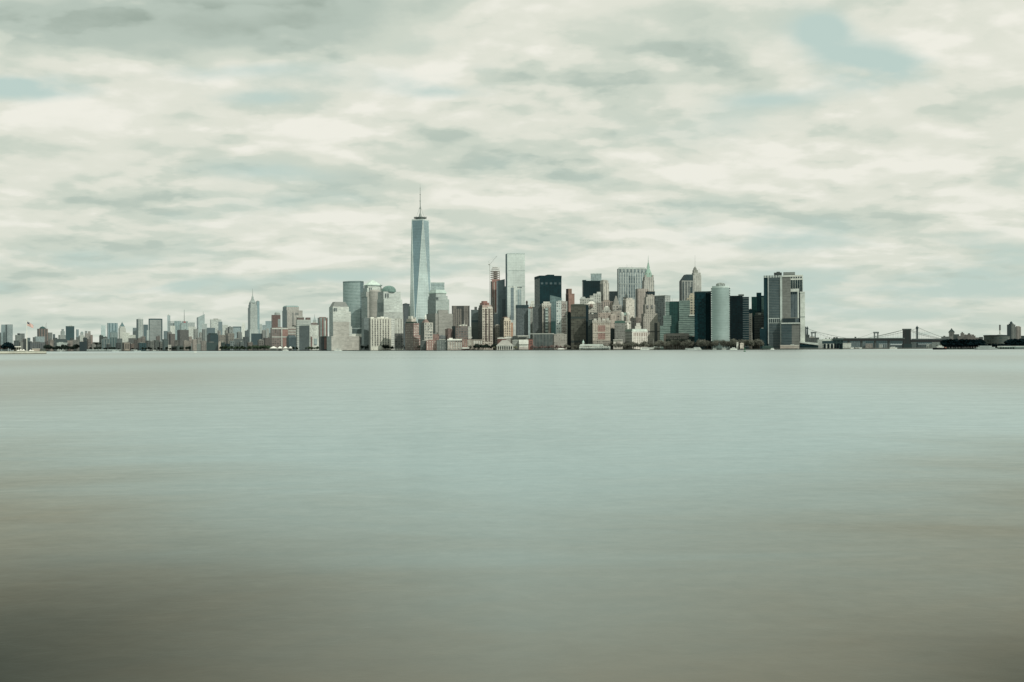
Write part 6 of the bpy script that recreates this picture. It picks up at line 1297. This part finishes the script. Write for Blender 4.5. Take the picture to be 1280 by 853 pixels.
boat('ferry_boat', 'white ferry with a stepped wheelhouse moored below the black harbour tower', 866.4, 2380, 40, 9, ((.05, .95, 2.2), (.1, .45, 2.4)), hull='#a9b2ac', deck='#c3c9c1', rz=math.pi, low_=1.3)
boat('ferry_boat', 'small white ferry moored below the banded black tower', 917, 2350, 18, 6, ((.1, .85, 2.0), (.3, .65, 1.8)), rz=.0, low_=1.2)
boat('workboat', 'small grey workboat moored below the round silver tower', 893, 2370, 11, 5, ((.2, .85, 2.6),), hull='#7f857e', deck='#9da29a', low_=1.1)
boat('workboat', 'pale grey workboat moored just east of the round silver tower', 905, 2365, 11, 5, ((.15, .9, 2.4),), hull='#8d928a', deck='#a9aca3', low_=1.1)
boat('motor_boat', 'white motor boat at the foot of the twin harbour office', 965.4, 2320, 9, 4, ((.2, .8, 1.9),), low_=1.1)
boat('ferry_boat', 'white topped ferry under the bridge beside the white shed', 1063.6, 2470, 15, 6, ((.05, .95, 3.2),), hull='#3f4a4b', low_=1.4)
boat('ferry_boat', 'second white topped ferry under the bridge, further east', 1073, 2500, 17, 6, ((.05, .95, 2.6),), hull='#3d484a', low_=1.4)
boat('ferry_boat', 'pale ferry with a reddish stripe beneath the stone bridge deck', 1116.6, 2570, 20, 6, ((.05, .95, 2.2), (.2, .7, 1.6)), stripe='#9a7f76', low_=1.3)
boat('barge', 'low dark barge moored below the reddish warehouse', 1090, 2530, 22, 6, ((.55, .75, 1.4),), hull='#434b4a', deck='#7d6f66', low_=1.2)
tb = boat('tugboat', 'dark hulled tugboat with a white wheelhouse and orange bow before the bridge end', 1175, 1840, 25, 7, ((.25, .72, 2.2), (.35, .6, 1.9)), hull='#15191b', stripe='#1d2021', funnel=(-.22, 1.0, '#3a3836'), mast=(.06, 3), low_=2.9)
m = MB(); m.box(7.5, 11.2, -2.0, 2.0, 2.6, 4.4, bottom=True); m.obj('bow_winch', FA(1840, '#b5715a'), tb)
boat('ferry_boat', 'grey passenger ferry passing in front of the round fort', 1233, 1800, 40, 9, ((.08, .85, 2.4), (.18, .7, 2.0)), hull='#5f6c6e', deck='#a4afab', glass='#6d7a7b', low_=1.6, mast=(.05, 2.5))
for px, nm in ((144.6, 'westernmost of the three beside the vent tower'), (172, 'middle one of the three, just east of the vent tower'), (195, 'easternmost of the three, east of the vent tower')):
    boat('barge', 'white barge with dark hut, ' + nm, px, 4350, 30, 9, ((.1, .4, 3.4),), hull='#aebab4', deck='#bcc5be', glass='#20282a', low_=2.2)
for p0, p1, nm, c in ((108, 133, 'western', '#a7b5af'), (133, 152, 'middle', '#9dada8'), (163, 206, 'eastern', '#a9b6b1')):
    b = G('pier', 'long low pale pier shed, %s of three near the vent tower' % nm, p0, p1, 4480, 30)
    b.box('deck', (0, 1, 0, 1), 438.4, FA(4480, '#7d8a86')); b.box('shed', (.02, .98, .1, .9), 436.9, FM(4480, 'v', c, '#8b9a96', bw=14), 438.4)
# buoy
DB = 1230; bu = thing('buoy', 'green navigation buoy with a lattice tower floating off the park', 'buoy', (kx(930.8) * DB, DB, 0))
gm = FA(DB, '#0f6b45')
m = MB(); m.lathe(0, 0, [(.01, -.4), (1.3, -.3), (1.45, .3), (1.3, .8), (0, .9)], 14); m.obj('float', gm, bu)
for i in range(4):
    a = i * math.pi / 2 + .6; m = MB(); m.tube((.85 * math.cos(a), .85 * math.sin(a), .8), (.35 * math.cos(a), .35 * math.sin(a), 4.2), .16, .13, 5); m.obj('leg', gm, bu)
m = MB(); m.box(-.75, .75, -.06, .06, 2.2, 4.4, bottom=True); m.obj('daymark', FA(DB, '#117a4c'), bu)
m = MB(); m.lathe(0, 0, [(.4, 4.2), (.4, 4.6), (.22, 4.7), (.22, 5.3), (0, 5.4)], 10); m.obj('lamp', FA(DB, '#1d5b43'), bu)
# white peaked tents on the riverside
for i, (px, w_) in enumerate(((342, 4.6), (350, 2.8), (357, 2.6), (363.2, 2.3))):
    D = 3640 + i * 8; q_ = D / F; w = thing('marquee_tent', ['broadest white tent of the riverside row, at its western end', 'second white tent of the riverside row, with a single peak', 'third white tent of the riverside row', 'smallest white tent, at the eastern end of the riverside row'][i], 'tent', (kx(px) * D, D, GZ), 0, 'white riverside tents')
    z0 = zat(px, 435.6, D) - GZ; z1 = zat(px, 433.2, D) - GZ
    m = MB(); ww = w_ * q_; q0 = [(-ww, -7), (ww, -7), (ww, 7), (-ww, 7)]; m.prism(q0, z0, [(.12 * x, .1 * y) for x, y in q0], z1, 0, 0); m.obj('canopy', FA(3640, '#e6e5da'), w)
    for x, y in q0: m = MB(); m.tube((x * .95, y * .95, -.2), (x * .95, y * .95, z0 + .2), .3, .3, 5); m.obj('pole', FA(3640, '#a9aaa1'), w)
    m = MB(); m.box(-ww * .9, ww * .9, 6.2, 6.6, 0, z0, bottom=True); m.obj('side_wall', FA(3640, '#8b8c84'), w)
w = thing('marquee_tent', 'white arched tent under the salmon gridded apartment tower', 'tent', (kx(701.6) * 2650, 2650, GZ))
m = MB(); q_ = 2650 / F
for i in range(8):
    t0, t1 = math.pi * i / 8, math.pi * (i + 1) / 8; P = lambda t, y: (-4.4 * q_ * math.cos(t), y, .8 + 3.4 * math.sin(t))
    m.face([P(t1, -5), P(t0, -5), P(t0, 5), P(t1, 5)])
m.face([(-4.4 * q_ * math.cos(math.pi * i / 8), -5, .8 + 3.4 * math.sin(math.pi * i / 8)) for i in range(9)])
m.obj('canopy', FA(2650, '#e2e1d6'), w)
for s_ in (-1, 1): m = MB(); m.box(s_ * 4.3 * q_ - .3, s_ * 4.3 * q_ + .3, -5, 5, 0, .9); m.obj('side_wall', FA(2650, '#c4c3b9'), w)
for px, y, lab in ((808.6, 420, 'thin pale flagpole in the park beside the customs palace'), (816.6, 424.6, 'shorter thin pale flagpole behind the long white ferry'), (940, 417, 'pale lighting mast in the park near the green buoy')):
    D = shore(px) + 40; r_ = thing('flagpole' if px < 900 else 'light_mast', lab, 'pole', (kx(px) * D, D, GZ)); hh = zat(px, y, D) - GZ
    m = MB(); m.tube((0, 0, -.2), (0, 0, hh), .45, .25, 6); m.obj('pole', FA(D, '#b5b3a8'), r_)
    m = MB(); m.lathe(0, 0, [(.01, hh), (.7, hh + .2), (.7, hh + .8), (0, hh + 1.1)], 8); m.obj('finial' if px < 900 else 'lamp_head', FA(D, '#c9c7bc'), r_)
# low kiosks and signboards among the park trees
for px0, px1, y, c, lab in ((920.6, 923, 428.4, '#c9c8bd', 'small white signboard hut among the park trees near the buoy'), (925, 930, 429, '#c1b5a6', 'cream sloping roof kiosk among the park trees near the buoy'), (926.6, 929.6, 434.6, '#d3c8ba', 'little cream ticket booth at the water near the buoy'), (953, 966, 432.6, '#37514b', 'low dark green pavilion at the foot of the grey harbour office')):
    b = G('kiosk', lab, px0, px1, shore((px0 + px1) / 2) + 12, 8); b.box('walls', (0, 1, 0, 1), y + .8, FA(2350, c)); b.pyramid('roof', (-.06, 1.06, -.1, 1.1), y + .8, y, FA(2350, c), .5)
# sea wall along the tip
sw2 = thing('sea_wall', 'long low dark stone sea wall along the city waterfront', 'wall')
m = MB(); fr = [p for p in front if kx(260) <= p[0] / p[1] <= kx(1160)]
for (xa, ya), (xb, yb) in zip(fr, fr[1:]):
    a0, a1, b0, b1 = (xa, ya - 1.0), (xa, ya + 2), (xb, yb - 1.0), (xb, yb + 2)
    m.face([(*a0, -1), (*b0, -1), (*b0, 2.3), (*a0, 2.3)]); m.face([(*a0, 2.3), (*b0, 2.3), (*b1, 2.3), (*a1, 2.3)]); m.face([(*b1, 1), (*a1, 1), (*a1, 2.3), (*b1, 2.3)])
m.obj('wall', FA(2500, '#4c4e47'), sw2)
